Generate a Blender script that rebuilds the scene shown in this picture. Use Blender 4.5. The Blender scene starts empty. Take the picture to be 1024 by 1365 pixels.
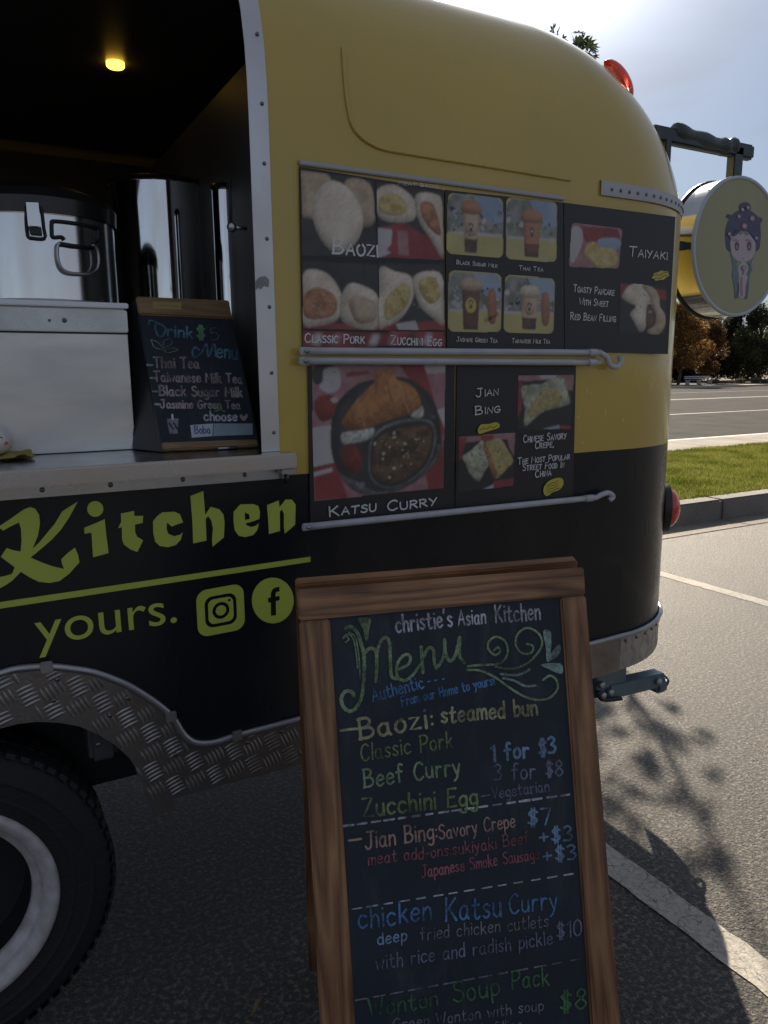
import bpy, bmesh, math, random
import numpy as np
from mathutils import Vector, Matrix
from mathutils.geometry import tessellate_polygon
random.seed(7); rng = np.random.default_rng(7)
S = bpy.context.scene; COL = S.collection

# ------------------------------------------------------------------ camera
F, CX, CY = 1000.0, 512.0, 682.5
CAM = np.array([0.0, -1.64, 1.45])
RX = np.array([0.87440135, -0.09538491, 0.47573523])
RY = np.array([-0.48512049, -0.15374746, 0.86082509])
RZ = np.array([-0.00896664, -0.98349552, -0.18071016])
R = np.array([RX, RY, RZ])
cd = bpy.data.cameras.new('camera'); cam = bpy.data.objects.new('camera', cd); COL.objects.link(cam)
cd.sensor_fit = 'VERTICAL'; cd.sensor_height = 24.0; cd.sensor_width = 18.0
cd.lens = F / 1365.0 * 24.0; cd.clip_start = 0.05; cd.clip_end = 2000
m = Matrix.Identity(4)
for i in range(3):
    m[i][0] = R[i][0]; m[i][1] = -R[i][1]; m[i][2] = -R[i][2]; m[i][3] = CAM[i]
cam.matrix_world = m
S.camera = cam

def ray(px, py):
    return R @ np.array([px - CX, py - CY, F])
def W(px, py, ax, val):
    r = ray(px, py); i = 'XYZ'.index(ax)
    return CAM + r * ((val - CAM[i]) / r[i])

# ------------------------------------------------------------------ light
_a = ray(662, 3); _el = math.radians(34.5); _h = np.linalg.norm(_a[:2])
SUN = np.array([_a[0] / _h * math.cos(_el), _a[1] / _h * math.cos(_el), math.sin(_el)])
w = bpy.data.worlds.new("World"); S.world = w; w.use_nodes = True
nt = w.node_tree; nt.nodes.clear()
def N(t, **k):
    n = nt.nodes.new(t)
    for a, b in k.items(): setattr(n, a, b)
    return n
L = nt.links.new
sky = N('ShaderNodeTexSky', sky_type='NISHITA'); sky.sun_disc = False
sky.sun_elevation = math.asin(SUN[2]); sky.sun_rotation = math.atan2(SUN[0], SUN[1])
sky.ozone_density = 3.0; sky.dust_density = 0.25; sky.air_density = 1.0
geo = N('ShaderNodeTexCoord')
mp = N('ShaderNodeMapping'); mp.inputs['Scale'].default_value = (1.0, 1.0, 3.2); mp.inputs['Rotation'].default_value = (0.3, 0.2, 0.5)
L(geo.outputs['Generated'], mp.inputs['Vector'])
cn = N('ShaderNodeTexNoise'); cn.inputs['Scale'].default_value = 2.3; cn.inputs['Detail'].default_value = 7; cn.inputs['Roughness'].default_value = 0.55; cn.inputs['Distortion'].default_value = 0.6
L(mp.outputs[0], cn.inputs['Vector'])
cr = N('ShaderNodeMapRange'); cr.inputs['From Min'].default_value = 0.36; cr.inputs['From Max'].default_value = 0.68
cr.inputs['To Min'].default_value = 0.62; cr.inputs['To Max'].default_value = 1.0; L(cn.outputs['Fac'], cr.inputs['Value'])
mx = N('ShaderNodeMixRGB'); L(cr.outputs[0], mx.inputs['Fac']); L(sky.outputs[0], mx.inputs['Color1'])
mx.inputs['Color2'].default_value = (2.3, 2.42, 2.8, 1)
dt = N('ShaderNodeVectorMath', operation='DOT_PRODUCT'); nrm = N('ShaderNodeVectorMath', operation='NORMALIZE')
L(geo.outputs['Generated'], nrm.inputs[0]); L(nrm.outputs[0], dt.inputs[0]); dt.inputs[1].default_value = tuple(SUN)
cl = N('ShaderNodeMath', operation='MAXIMUM'); L(dt.outputs['Value'], cl.inputs[0]); cl.inputs[1].default_value = 0
acc = mx.outputs[0]
for ex, k in ((900, 120.0), (90, 52.0), (20, 3.6)):
    pw = N('ShaderNodeMath', operation='POWER'); L(cl.outputs[0], pw.inputs[0]); pw.inputs[1].default_value = ex
    ml = N('ShaderNodeMath', operation='MULTIPLY'); L(pw.outputs[0], ml.inputs[0]); ml.inputs[1].default_value = k
    ad = N('ShaderNodeMixRGB', blend_type='ADD'); ad.inputs['Fac'].default_value = 1
    L(acc, ad.inputs['Color1']); L(ml.outputs[0], ad.inputs['Color2']); acc = ad.outputs[0]
bg = N('ShaderNodeBackground'); bg.inputs['Strength'].default_value = 0.064
L(acc, bg.inputs['Color']); wo = N('ShaderNodeOutputWorld'); L(bg.outputs[0], wo.inputs['Surface'])
sd = bpy.data.lights.new('sun', 'SUN'); sd.energy = 5.0; sd.angle = math.radians(0.55); sd.color = (1.0, 0.87, 0.69)
so = bpy.data.objects.new('sun', sd); COL.objects.link(so)
so.rotation_euler = Vector(SUN).to_track_quat('Z', 'Y').to_euler()
S.view_settings.view_transform = 'Standard'; S.view_settings.look = 'None'
S.view_settings.exposure = 0.92; S.view_settings.gamma = 1.0; S.view_settings.use_curve_mapping = False

# ------------------------------------------------------------------ materials
MATS = {}
def mat(name, col, rough=0.5, metal=0.0, col2=None, nscale=8.0, nmix=1.0, bump=0.0, bscale=40.0, coat=0.0, spec=0.5,
        emit=None, estr=0.0, detail=6, stretch=None, alpha_noise=None, rvar=0.0, voro=False, trans=0.0):
    if name in MATS: return MATS[name]
    mt = bpy.data.materials.new(name); mt.use_nodes = True; t = mt.node_tree; MATS[name] = mt
    b = t.nodes['Principled BSDF']; lk = t.links.new
    b.inputs['Base Color'].default_value = (*col, 1); b.inputs['Roughness'].default_value = rough
    b.inputs['Metallic'].default_value = metal; b.inputs['Coat Weight'].default_value = coat; b.inputs['Coat Roughness'].default_value = 0.08
    b.inputs['Specular IOR Level'].default_value = spec
    if emit: b.inputs['Emission Color'].default_value = (*emit, 1); b.inputs['Emission Strength'].default_value = estr
    if trans: b.inputs['Transmission Weight'].default_value = trans
    g = t.nodes.new('ShaderNodeNewGeometry'); vec = g.outputs['Position']
    if stretch:
        mm = t.nodes.new('ShaderNodeMapping'); mm.inputs['Scale'].default_value = stretch; lk(vec, mm.inputs['Vector']); vec = mm.outputs[0]
    if col2 or rvar:
        n = t.nodes.new('ShaderNodeTexNoise'); n.inputs['Scale'].default_value = nscale; n.inputs['Detail'].default_value = detail
        n.inputs['Roughness'].default_value = 0.6; lk(vec, n.inputs['Vector'])
        r = t.nodes.new('ShaderNodeValToRGB'); r.color_ramp.elements[0].position = 0.5 - 0.2 / max(nmix, .01); r.color_ramp.elements[1].position = 0.5 + 0.2 / max(nmix, .01)
        r.color_ramp.elements[0].color = (*col, 1); r.color_ramp.elements[1].color = (*(col2 or col), 1)
        lk(n.outputs['Fac'], r.inputs['Fac']); lk(r.outputs[0], b.inputs['Base Color'])
        if rvar:
            mr = t.nodes.new('ShaderNodeMapRange'); mr.inputs['To Min'].default_value = rough - rvar; mr.inputs['To Max'].default_value = rough + rvar
            mr.inputs['From Min'].default_value = .3; mr.inputs['From Max'].default_value = .7
            lk(n.outputs['Fac'], mr.inputs['Value']); lk(mr.outputs[0], b.inputs['Roughness'])
    if bump:
        n2 = t.nodes.new('ShaderNodeTexNoise'); n2.inputs['Scale'].default_value = bscale; n2.inputs['Detail'].default_value = 5; lk(vec, n2.inputs['Vector'])
        bp = t.nodes.new('ShaderNodeBump'); bp.inputs['Strength'].default_value = bump; bp.inputs['Distance'].default_value = 0.01
        lk(n2.outputs['Fac'], bp.inputs['Height']); lk(bp.outputs[0], b.inputs['Normal'])
    return mt

def wood_mat(name, c1, c2, c3, scale=1.0, seed=0.0):
    mt = bpy.data.materials.new(name); mt.use_nodes = True; t = mt.node_tree; lk = t.links.new; b = t.nodes['Principled BSDF']
    uv = t.nodes.new('ShaderNodeUVMap'); uv.uv_map = 'grain'
    oi = t.nodes.new('ShaderNodeObjectInfo')
    ad = t.nodes.new('ShaderNodeVectorMath'); ad.operation = 'ADD'; lk(uv.outputs[0], ad.inputs[0]); 
    mu = t.nodes.new('ShaderNodeVectorMath'); mu.operation = 'SCALE'; mu.inputs[0].default_value = (3.1, 0.37, 0); lk(oi.outputs['Random'], mu.inputs['Scale']); lk(mu.outputs[0], ad.inputs[1])
    mm = t.nodes.new('ShaderNodeMapping'); mm.inputs['Scale'].default_value = (1.0 * scale, 15 * scale, 1); mm.inputs['Location'].default_value = (seed, seed, 0); lk(ad.outputs[0], mm.inputs['Vector'])
    n = t.nodes.new('ShaderNodeTexNoise'); n.inputs['Scale'].default_value = 1.0; n.inputs['Detail'].default_value = 2; n.inputs['Distortion'].default_value = 0.22; lk(mm.outputs[0], n.inputs['Vector'])
    ms = t.nodes.new('ShaderNodeMath'); ms.operation = 'MULTIPLY'; ms.inputs[1].default_value = 15; lk(n.outputs['Fac'], ms.inputs[0])
    fr = t.nodes.new('ShaderNodeMath'); fr.operation = 'PINGPONG'; fr.inputs[1].default_value = 1.0; lk(ms.outputs[0], fr.inputs[0])
    mf = t.nodes.new('ShaderNodeMapping'); mf.inputs['Scale'].default_value = (12, 420, 1); lk(ad.outputs[0], mf.inputs['Vector'])
    nf = t.nodes.new('ShaderNodeTexNoise'); nf.inputs['Scale'].default_value = 1; nf.inputs['Detail'].default_value = 4; lk(mf.outputs[0], nf.inputs['Vector'])
    av = t.nodes.new('ShaderNodeMath'); av.operation = 'MULTIPLY_ADD'; av.inputs[1].default_value = 0.5; lk(fr.outputs[0], av.inputs[0])
    nm = t.nodes.new('ShaderNodeMath'); nm.operation = 'MULTIPLY'; nm.inputs[1].default_value = 0.55; lk(nf.outputs['Fac'], nm.inputs[0]); lk(nm.outputs[0], av.inputs[2])
    r = t.nodes.new('ShaderNodeValToRGB'); e = r.color_ramp.elements; e[0].position = 0.15; e[0].color = (*c1, 1); e[1].position = 0.9; e[1].color = (*c3, 1)
    k = r.color_ramp.elements.new(0.5); k.color = (*c2, 1); lk(av.outputs[0], r.inputs['Fac'])
    bn = t.nodes.new('ShaderNodeTexNoise'); bn.inputs['Scale'].default_value = 5; bn.inputs['Detail'].default_value = 4; lk(uv.outputs[0], bn.inputs['Vector'])
    bm_ = t.nodes.new('ShaderNodeMixRGB'); bm_.blend_type = 'MULTIPLY'; bm_.inputs['Fac'].default_value = 0.65
    rr = t.nodes.new('ShaderNodeValToRGB'); rr.color_ramp.elements[0].position = .35; rr.color_ramp.elements[0].color = (.38, .33, .32, 1); rr.color_ramp.elements[1].position = .62; rr.color_ramp.elements[1].color = (1, 1, 1, 1)
    lk(bn.outputs['Fac'], rr.inputs['Fac']); lk(r.outputs[0], bm_.inputs['Color1']); lk(rr.outputs[0], bm_.inputs['Color2']); lk(bm_.outputs[0], b.inputs['Base Color'])
    b.inputs['Roughness'].default_value = 0.48
    bp = t.nodes.new('ShaderNodeBump'); bp.inputs['Strength'].default_value = 0.35; bp.inputs['Distance'].default_value = 0.002; lk(av.outputs[0], bp.inputs['Height']); lk(bp.outputs[0], b.inputs['Normal'])
    MATS[name] = mt
    return mt

def chalk(name, col):
    if name in MATS: return MATS[name]
    mt = mat(name, col, 0.85, spec=0.1); t = mt.node_tree; lk = t.links.new; b = t.nodes['Principled BSDF']
    g = t.nodes.new('ShaderNodeNewGeometry'); n = t.nodes.new('ShaderNodeTexNoise'); n.inputs['Scale'].default_value = 210; n.inputs['Detail'].default_value = 5; n.inputs['Roughness'].default_value = .7
    n2 = t.nodes.new('ShaderNodeTexNoise'); n2.inputs['Scale'].default_value = 22; n2.inputs['Detail'].default_value = 3
    lk(g.outputs['Position'], n.inputs['Vector']); lk(g.outputs['Position'], n2.inputs['Vector'])
    a = t.nodes.new('ShaderNodeMath'); a.operation = 'ADD'; lk(n.outputs['Fac'], a.inputs[0]); lk(n2.outputs['Fac'], a.inputs[1])
    r = t.nodes.new('ShaderNodeValToRGB'); r.color_ramp.elements[0].position = 0.40; r.color_ramp.elements[1].position = 0.60
    h = t.nodes.new('ShaderNodeMath'); h.operation = 'MULTIPLY'; h.inputs[1].default_value = 0.5; lk(a.outputs[0], h.inputs[0]); lk(h.outputs[0], r.inputs['Fac'])
    r.color_ramp.elements[0].color = tuple(c * 0.22 + 0.012 for c in col) + (1,); r.color_ramp.elements[1].color = (*col, 1)
    lk(r.outputs[0], b.inputs['Base Color'])
    return mt

YEL = mat('yellow_paint', (0.54, 0.385, 0.065), 0.30, coat=0.55, col2=(0.47, 0.34, 0.07), nscale=1.5, bump=0.16, bscale=2.6, rvar=0.06)
BLK = mat('black_paint', (0.006, 0.009, 0.014), 0.28, coat=0.1, col2=(0.014, 0.016, 0.018), nscale=2.6, bump=0.12, bscale=2.5, rvar=0.12, spec=0.32, stretch=(1, 1, .45), detail=9)
STL = mat('brushed_steel', (0.50, 0.51, 0.53), 0.30, metal=1, col2=(0.38, 0.38, 0.40), nscale=6, bump=0.03, bscale=60, rvar=0.08)
POT = mat('polished_steel', (0.80, 0.81, 0.84), 0.17, metal=1, col2=(0.62, 0.61, 0.60), nscale=5, rvar=0.06, stretch=(1, 1, .35))
ALU = mat('dull_aluminium', (0.42, 0.43, 0.45), 0.42, metal=0.85, col2=(0.3, 0.3, 0.32), nscale=9, rvar=0.1)
TRD = mat('tread_plate', (0.34, 0.33, 0.335), 0.36, metal=0.9, col2=(0.20, 0.165, 0.145), nscale=9, rvar=0.12, bump=.06, bscale=120)
TRB = mat('tread_bar_metal', (0.42, 0.415, 0.42), 0.36, metal=.9, col2=(.24,.23,.23), nscale=7)
WHT = mat('white_enamel', (0.55, 0.56, 0.60), 0.35, col2=(0.42, 0.42, 0.45), nscale=14, coat=.2)
PNL = mat('cabinet_steel', (0.68, 0.68, 0.68), 0.34, metal=0.8, col2=(0.52, 0.52, 0.53), nscale=3, stretch=(1.2, 1, 4), rvar=.08)
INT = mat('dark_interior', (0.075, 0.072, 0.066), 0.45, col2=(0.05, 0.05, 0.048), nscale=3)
RUB = mat('tyre_rubber', (0.016, 0.018, 0.02), 0.7, bump=0.3, bscale=90, spec=.3)
DRK = mat('dark_steel', (0.03, 0.035, 0.04), 0.45, metal=0.6)
LIM = mat('lime_vinyl', (0.46, 0.54, 0.085), 0.35, col2=(0.41, 0.48, 0.075), nscale=5)
PBK = mat('poster_black', (0.018, 0.019, 0.024), 0.38, spec=0.5)
INK = mat('poster_white_ink', (0.62, 0.63, 0.66), 0.4)
REDL = mat('red_lens', (0.75, 0.035, 0.02), 0.15, coat=.6, col2=(0.5, 0.02, 0.015), nscale=60)
BRD = mat('chalkboard_slate', (0.012, 0.018, 0.030), 0.6, col2=(0.020, 0.028, 0.042), nscale=4.5, spec=.35, bump=.02, bscale=200)
t_ = BRD.node_tree; b_ = t_.nodes['Principled BSDF']; old_ = b_.inputs['Base Color'].links[0].from_socket
g__ = t_.nodes.new('ShaderNodeNewGeometry'); m__ = t_.nodes.new('ShaderNodeMapping'); m__.inputs['Scale'].default_value = (9, 9, 2.2); m__.inputs['Rotation'].default_value = (.5, .6, .2); t_.links.new(g__.outputs['Position'], m__.inputs['Vector'])
n__ = t_.nodes.new('ShaderNodeTexNoise'); n__.inputs['Scale'].default_value = 1.6; n__.inputs['Detail'].default_value = 8; n__.inputs['Roughness'].default_value = .7; n__.inputs['Distortion'].default_value = 1.2; t_.links.new(m__.outputs[0], n__.inputs['Vector'])
r__ = t_.nodes.new('ShaderNodeValToRGB'); r__.color_ramp.elements[0].position = .50; r__.color_ramp.elements[1].position = .78; r__.color_ramp.elements[1].color = (.45, .45, .45, 1); t_.links.new(n__.outputs['Fac'], r__.inputs['Fac'])
x__ = t_.nodes.new('ShaderNodeMixRGB'); t_.links.new(r__.outputs[0], x__.inputs['Fac']); t_.links.new(old_, x__.inputs['Color1']); x__.inputs['Color2'].default_value = (.075, .085, .10, 1); t_.links.new(x__.outputs[0], b_.inputs['Base Color'])
WD = wood_mat('stained_wood', (0.085, 0.036, 0.017), (0.25, 0.122, 0.055), (0.42, 0.22, 0.10))
WDP = wood_mat('pale_wood', (0.22, 0.13, 0.06), (0.30, 0.19, 0.09), (0.36, 0.24, 0.12), 2.0)

# ------------------------------------------------------------------ object helpers
def empty(name, loc, label, cat, group=None):
    o = bpy.data.objects.new(name, None); COL.objects.link(o); o.location = loc; o.empty_display_size = .1
    o['label'] = label; o['category'] = cat
    if group: o['group'] = group
    return o
def wloc(p):
    v = Vector((0, 0, 0))
    while p is not None: v += p.location; p = p.parent
    return v
def link_mesh(name, me, mats, parent=None, smooth=False, centre=True):
    for mt in (mats if isinstance(mats, (list, tuple)) else [mats]): me.materials.append(mt)
    n = len(me.vertices); co = np.empty(n * 3, 'f'); me.vertices.foreach_get('co', co); co = co.reshape(-1, 3)
    c = (co.min(0) + co.max(0)) / 2 if centre and n else np.zeros(3)
    co -= c; me.vertices.foreach_set('co', co.ravel()); me.update()
    if smooth: me.polygons.foreach_set('use_smooth', [True] * len(me.polygons))
    o = bpy.data.objects.new(name, me); COL.objects.link(o)
    if parent: o.parent = parent
    o.location = Vector([float(x) for x in c]) - (wloc(parent) if parent else Vector((0, 0, 0)))
    return o
def pyd(name, v, f, mats, parent=None, smooth=False, mi=None):
    me = bpy.data.meshes.new(name); me.from_pydata([tuple(map(float, p)) for p in v], [], [tuple(map(int, q)) for q in f])
    o = link_mesh(name, me, mats, parent, smooth)
    if mi is not None: me.polygons.foreach_set('material_index', mi)
    return o
def bmo(name, bm, mats, parent=None, smooth=False, bevel=0):
    if bevel: bmesh.ops.bevel(bm, geom=bm.edges[:], offset=bevel, segments=2, affect='EDGES', clamp_overlap=True)
    bmesh.ops.recalc_face_normals(bm, faces=bm.faces)
    me = bpy.data.meshes.new(name); bm.to_mesh(me); bm.free()
    return link_mesh(name, me, mats, parent, smooth)
def tag(o, label=None, cat=None, group=None, kind=None):
    if label: o['label'] = label
    if cat: o['category'] = cat
    if group: o['group'] = group
    if kind: o['kind'] = kind
    return o
def box(name, lo, hi, mats, parent=None, bevel=0.003, M=None):
    bm = bmesh.new(); bmesh.ops.create_cube(bm, size=1)
    for v in bm.verts: v.co = Vector([(lo[i] + hi[i]) / 2 + v.co[i] * (hi[i] - lo[i]) for i in range(3)])
    if bevel: bmesh.ops.bevel(bm, geom=bm.edges[:], offset=bevel, segments=2, affect='EDGES', clamp_overlap=True)
    if M: bmesh.ops.transform(bm, matrix=M, verts=bm.verts)
    return bmo(name, bm, mats, parent)
def tube(name, pts, rad, mats, parent=None, n=10, closed=False, caps=True, smooth=True):
    P = np.array(pts, float); k = len(P); rad = np.broadcast_to(rad, (k,))
    T = np.gradient(P, axis=0) if not closed else (np.roll(P, -1, 0) - np.roll(P, 1, 0))
    T /= np.linalg.norm(T, axis=1)[:, None] + 1e-12
    up = np.array([0, 0, 1.0]) if abs(T[0][2]) < .9 else np.array([1.0, 0, 0])
    v = []; f = []; a = np.linspace(0, 2 * np.pi, n, endpoint=False); u = np.cross(T[0], up)
    for i in range(k):
        u = u - T[i] * (u @ T[i]); u /= np.linalg.norm(u) + 1e-12; b = np.cross(T[i], u)
        for q in a: v.append(P[i] + rad[i] * (np.cos(q) * u + np.sin(q) * b))
    for i in range(k if closed else k - 1):
        j = (i + 1) % k
        for q in range(n): f.append((i * n + q, i * n + (q + 1) % n, j * n + (q + 1) % n, j * n + q))
    if caps and not closed: f.append(tuple(range(n))[::-1]); f.append(tuple((k - 1) * n + q for q in range(n)))
    return pyd(name, v, f, mats, parent, smooth)
def lathe(name, prof, axis_o, axis_d, mats, parent=None, n=48, smooth=True):
    """prof: list of (r, h); axis along axis_d"""
    d = Vector(axis_d).normalized(); q = d.to_track_quat('Z', 'Y'); v = []; f = []; pp = []
    for (r0, h0), (r1, h1) in zip(prof[:-1], prof[1:]):     # support loops keep long walls straight under smooth shading
        l = math.hypot(r1 - r0, h1 - h0); pp.append((r0, h0))
        if l > .02:
            for k in (.0012 / l, .003 / l, 1 - .003 / l, 1 - .0012 / l): pp.append((r0 + (r1 - r0) * k, h0 + (h1 - h0) * k))
    prof = pp + [prof[-1]]
    for r, h in prof:
        for i in range(n):
            a = 2 * math.pi * i / n; v.append(Vector(axis_o) + q @ Vector((r * math.cos(a), r * math.sin(a), h)))
    for j in range(len(prof) - 1):
        for i in range(n): f.append((j * n + i, j * n + (i + 1) % n, (j + 1) * n + (i + 1) % n, (j + 1) * n + i))
    o = pyd(name, v, f, mats, parent, smooth); md = None
    return o
def smooth_path(pts, sub=6, closed=False):
    P = [np.array(p, float) for p in pts]; n = len(P); out = []
    if n < 3 and not closed: return P
    for i in range(n if closed else n - 1):
        p1, p2 = P[i], P[(i + 1) % n]
        p0 = P[i - 1] if (i > 0 or closed) else p1 * 2 - p2
        p3 = P[(i + 2) % n] if (i + 2 < n or closed) else p2 * 2 - p1
        for s in range(sub):
            t = s / sub
            out.append(0.5 * ((2 * p1) + (-p0 + p2) * t + (2 * p0 - 5 * p1 + 4 * p2 - p3) * t * t + (-p0 + 3 * p1 - 3 * p2 + p3) * t ** 3))
    if not closed: out.append(P[-1])
    return out

class Frame:
    """a plane in the place: origin o, axes u, v and outward normal n"""
    def __init__(s, o, u, v):
        s.o = np.array(o, float); s.u = np.array(u, float); s.u /= np.linalg.norm(s.u)
        v = np.array(v, float); v = v - s.u * (v @ s.u); s.v = v / np.linalg.norm(v)
        s.n = np.cross(s.u, s.v)
    def uv(s, px, py):
        r = ray(px, py); t = ((s.o - CAM) @ s.n) / (r @ s.n); p = CAM + r * t - s.o
        return np.array([p @ s.u, p @ s.v])
    def at(s, a, b, w=0.0): return s.o + s.u * a + s.v * b + s.n * w

class Art:
    """one printed or drawn surface: coloured shapes with edges and a hair of thickness, joined in one mesh"""
    def __init__(s, fr, base=0.0006, step=0.00012):
        s.f = fr; s.V = []; s.F = []; s.MI = []; s.M = []; s.w = base; s.step = step; s.sub = []; s.tname = 'caption_line'
    def _mi(s, m):
        if m not in s.M: s.M.append(m)
        return s.M.index(m)
    def poly_uv(s, pts, m, holes=()):
        mi = s._mi(m); loops = [[Vector((p[0], p[1], 0)) for p in l] for l in [pts, *holes]]
        tris = tessellate_polygon(loops); flat = [p for l in loops for p in l]; b = len(s.V)
        s.V += [s.f.at(p.x, p.y, s.w) for p in flat]
        for t in tris:
            a, c, d = (flat[i] for i in t)
            if (c - a).cross(d - a).z < 0: t = t[::-1]
            s.F.append(tuple(b + i for i in t)); s.MI.append(mi)
        s.w += s.step
    def poly(s, px, m, sm=0, holes=(), conv=None):
        cv = conv or (lambda p: s.f.uv(*p))
        q = [cv(p) for p in px]
        if sm: q = smooth_path(q, sm, True)
        s.poly_uv(q, m, [[cv(p) for p in h] for h in holes])
    def stroke_uv(s, pts, wd, m, taper=False, adv=True):
        P = [np.array(p, float) for p in pts]
        if len(P) == 1: P.append(P[0] + np.array([wd * .05, 0]))
        mi = s._mi(m); n = len(P); b = len(s.V); s.V += [s.f.at(*P[0], s.w)] * 0
        T = [P[min(i + 1, n - 1)] - P[max(i - 1, 0)] for i in range(n)]
        T = [t / (np.linalg.norm(t) + 1e-12) for t in T]
        def add(p): s.V.append(s.f.at(p[0], p[1], s.w)); return len(s.V) - 1
        rows = []
        for i in range(n):
            nn = np.array([-T[i][1], T[i][0]]); k = wd / 2
            if taper: k *= .55 + .45 * math.sin(math.pi * min(1, (i + .6) / n))
            k *= 1 + .12 * math.sin(i * 2.3 + P[0][0] * 900)
            rows.append((add(P[i] + nn * k), add(P[i] - nn * k), k))
        for i in range(n - 1): s.F.append((rows[i][1], rows[i + 1][1], rows[i + 1][0], rows[i][0])); s.MI.append(mi)
        for e, sg in ((0, -1), (n - 1, 1)):
            k = rows[e][2]; nn = np.array([-T[e][1], T[e][0]]); c = []
            for q in range(1, 5):
                a = math.pi * q / 5; c.append(add(P[e] + nn * k * math.cos(a) + T[e] * sg * k * math.sin(a)))
            fc = [rows[e][0], *c, rows[e][1]]
            s.F.append(tuple(fc if sg < 0 else fc[::-1])); s.MI.append(mi)
        if adv: s.w += s.step * .16
    def stroke(s, px, wpx, m, sm=6, taper=False):
        q = [s.f.uv(*p) for p in px]; sc = np.linalg.norm(s.f.uv(px[0][0] + 1, px[0][1]) - s.f.uv(*px[0]))
        sy = np.linalg.norm(s.f.uv(px[0][0], px[0][1] + 1) - s.f.uv(*px[0]))
        s.stroke_uv(smooth_path(q, sm) if sm else q, wpx * (sc + sy) / 2, m, taper)
    def text(s, *a, **k):
        t = Art(s.f, s.w, s.step); t._text(*a, **k); s.sub.append(t)
    def _text(s, st, p0, p1, hpx, m, wpx, font=None, jit=.25, smallcap=False):
        a = s.f.uv(*p0); b = s.f.uv(*p1); up = s.f.uv(p0[0], p0[1] - hpx) - a; h = np.linalg.norm(up) / 10.0
        e = b - a; ln = np.linalg.norm(e); e /= ln; nv = np.array([-e[1], e[0]]); x = 0; items = []; rg = random.Random(st)
        for ci, ch in enumerate(st):
            if ch == ' ': x += 5.2; continue
            k = .76 if (smallcap and ci and st[ci - 1] not in ' ') else 1.0
            g = GLY.get(ch)
            if g is None: continue
            jy = rg.uniform(-jit, jit); sl = rg.uniform(-.03, .05); items.append((x, jy, k, sl, g)); x += (g[0] + 1.9) * k
        tot = x - 1.9; sx = ln / tot; sc = np.linalg.norm(s.f.uv(p0[0], p0[1] + 1) - a)
        for x0, jy, k, sl, (gw, strokes) in items:
            for straight, pts in strokes:
                q = [a + e * ((x0 + k * (px_ + sl * py_)) * sx) + nv * ((py_ * k + jy) * h) for px_, py_ in pts]
                s.stroke_uv(q if straight else smooth_path(q, 4), wpx * sc * 1.15, m)
        s.w += s.step * .25
    def done(s, name, parent):
        for t in s.sub: t.done(s.tname, parent)
        if not s.F: return None
        o = pyd(name, s.V, s.F, s.M, parent, mi=s.MI)
        return o

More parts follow.
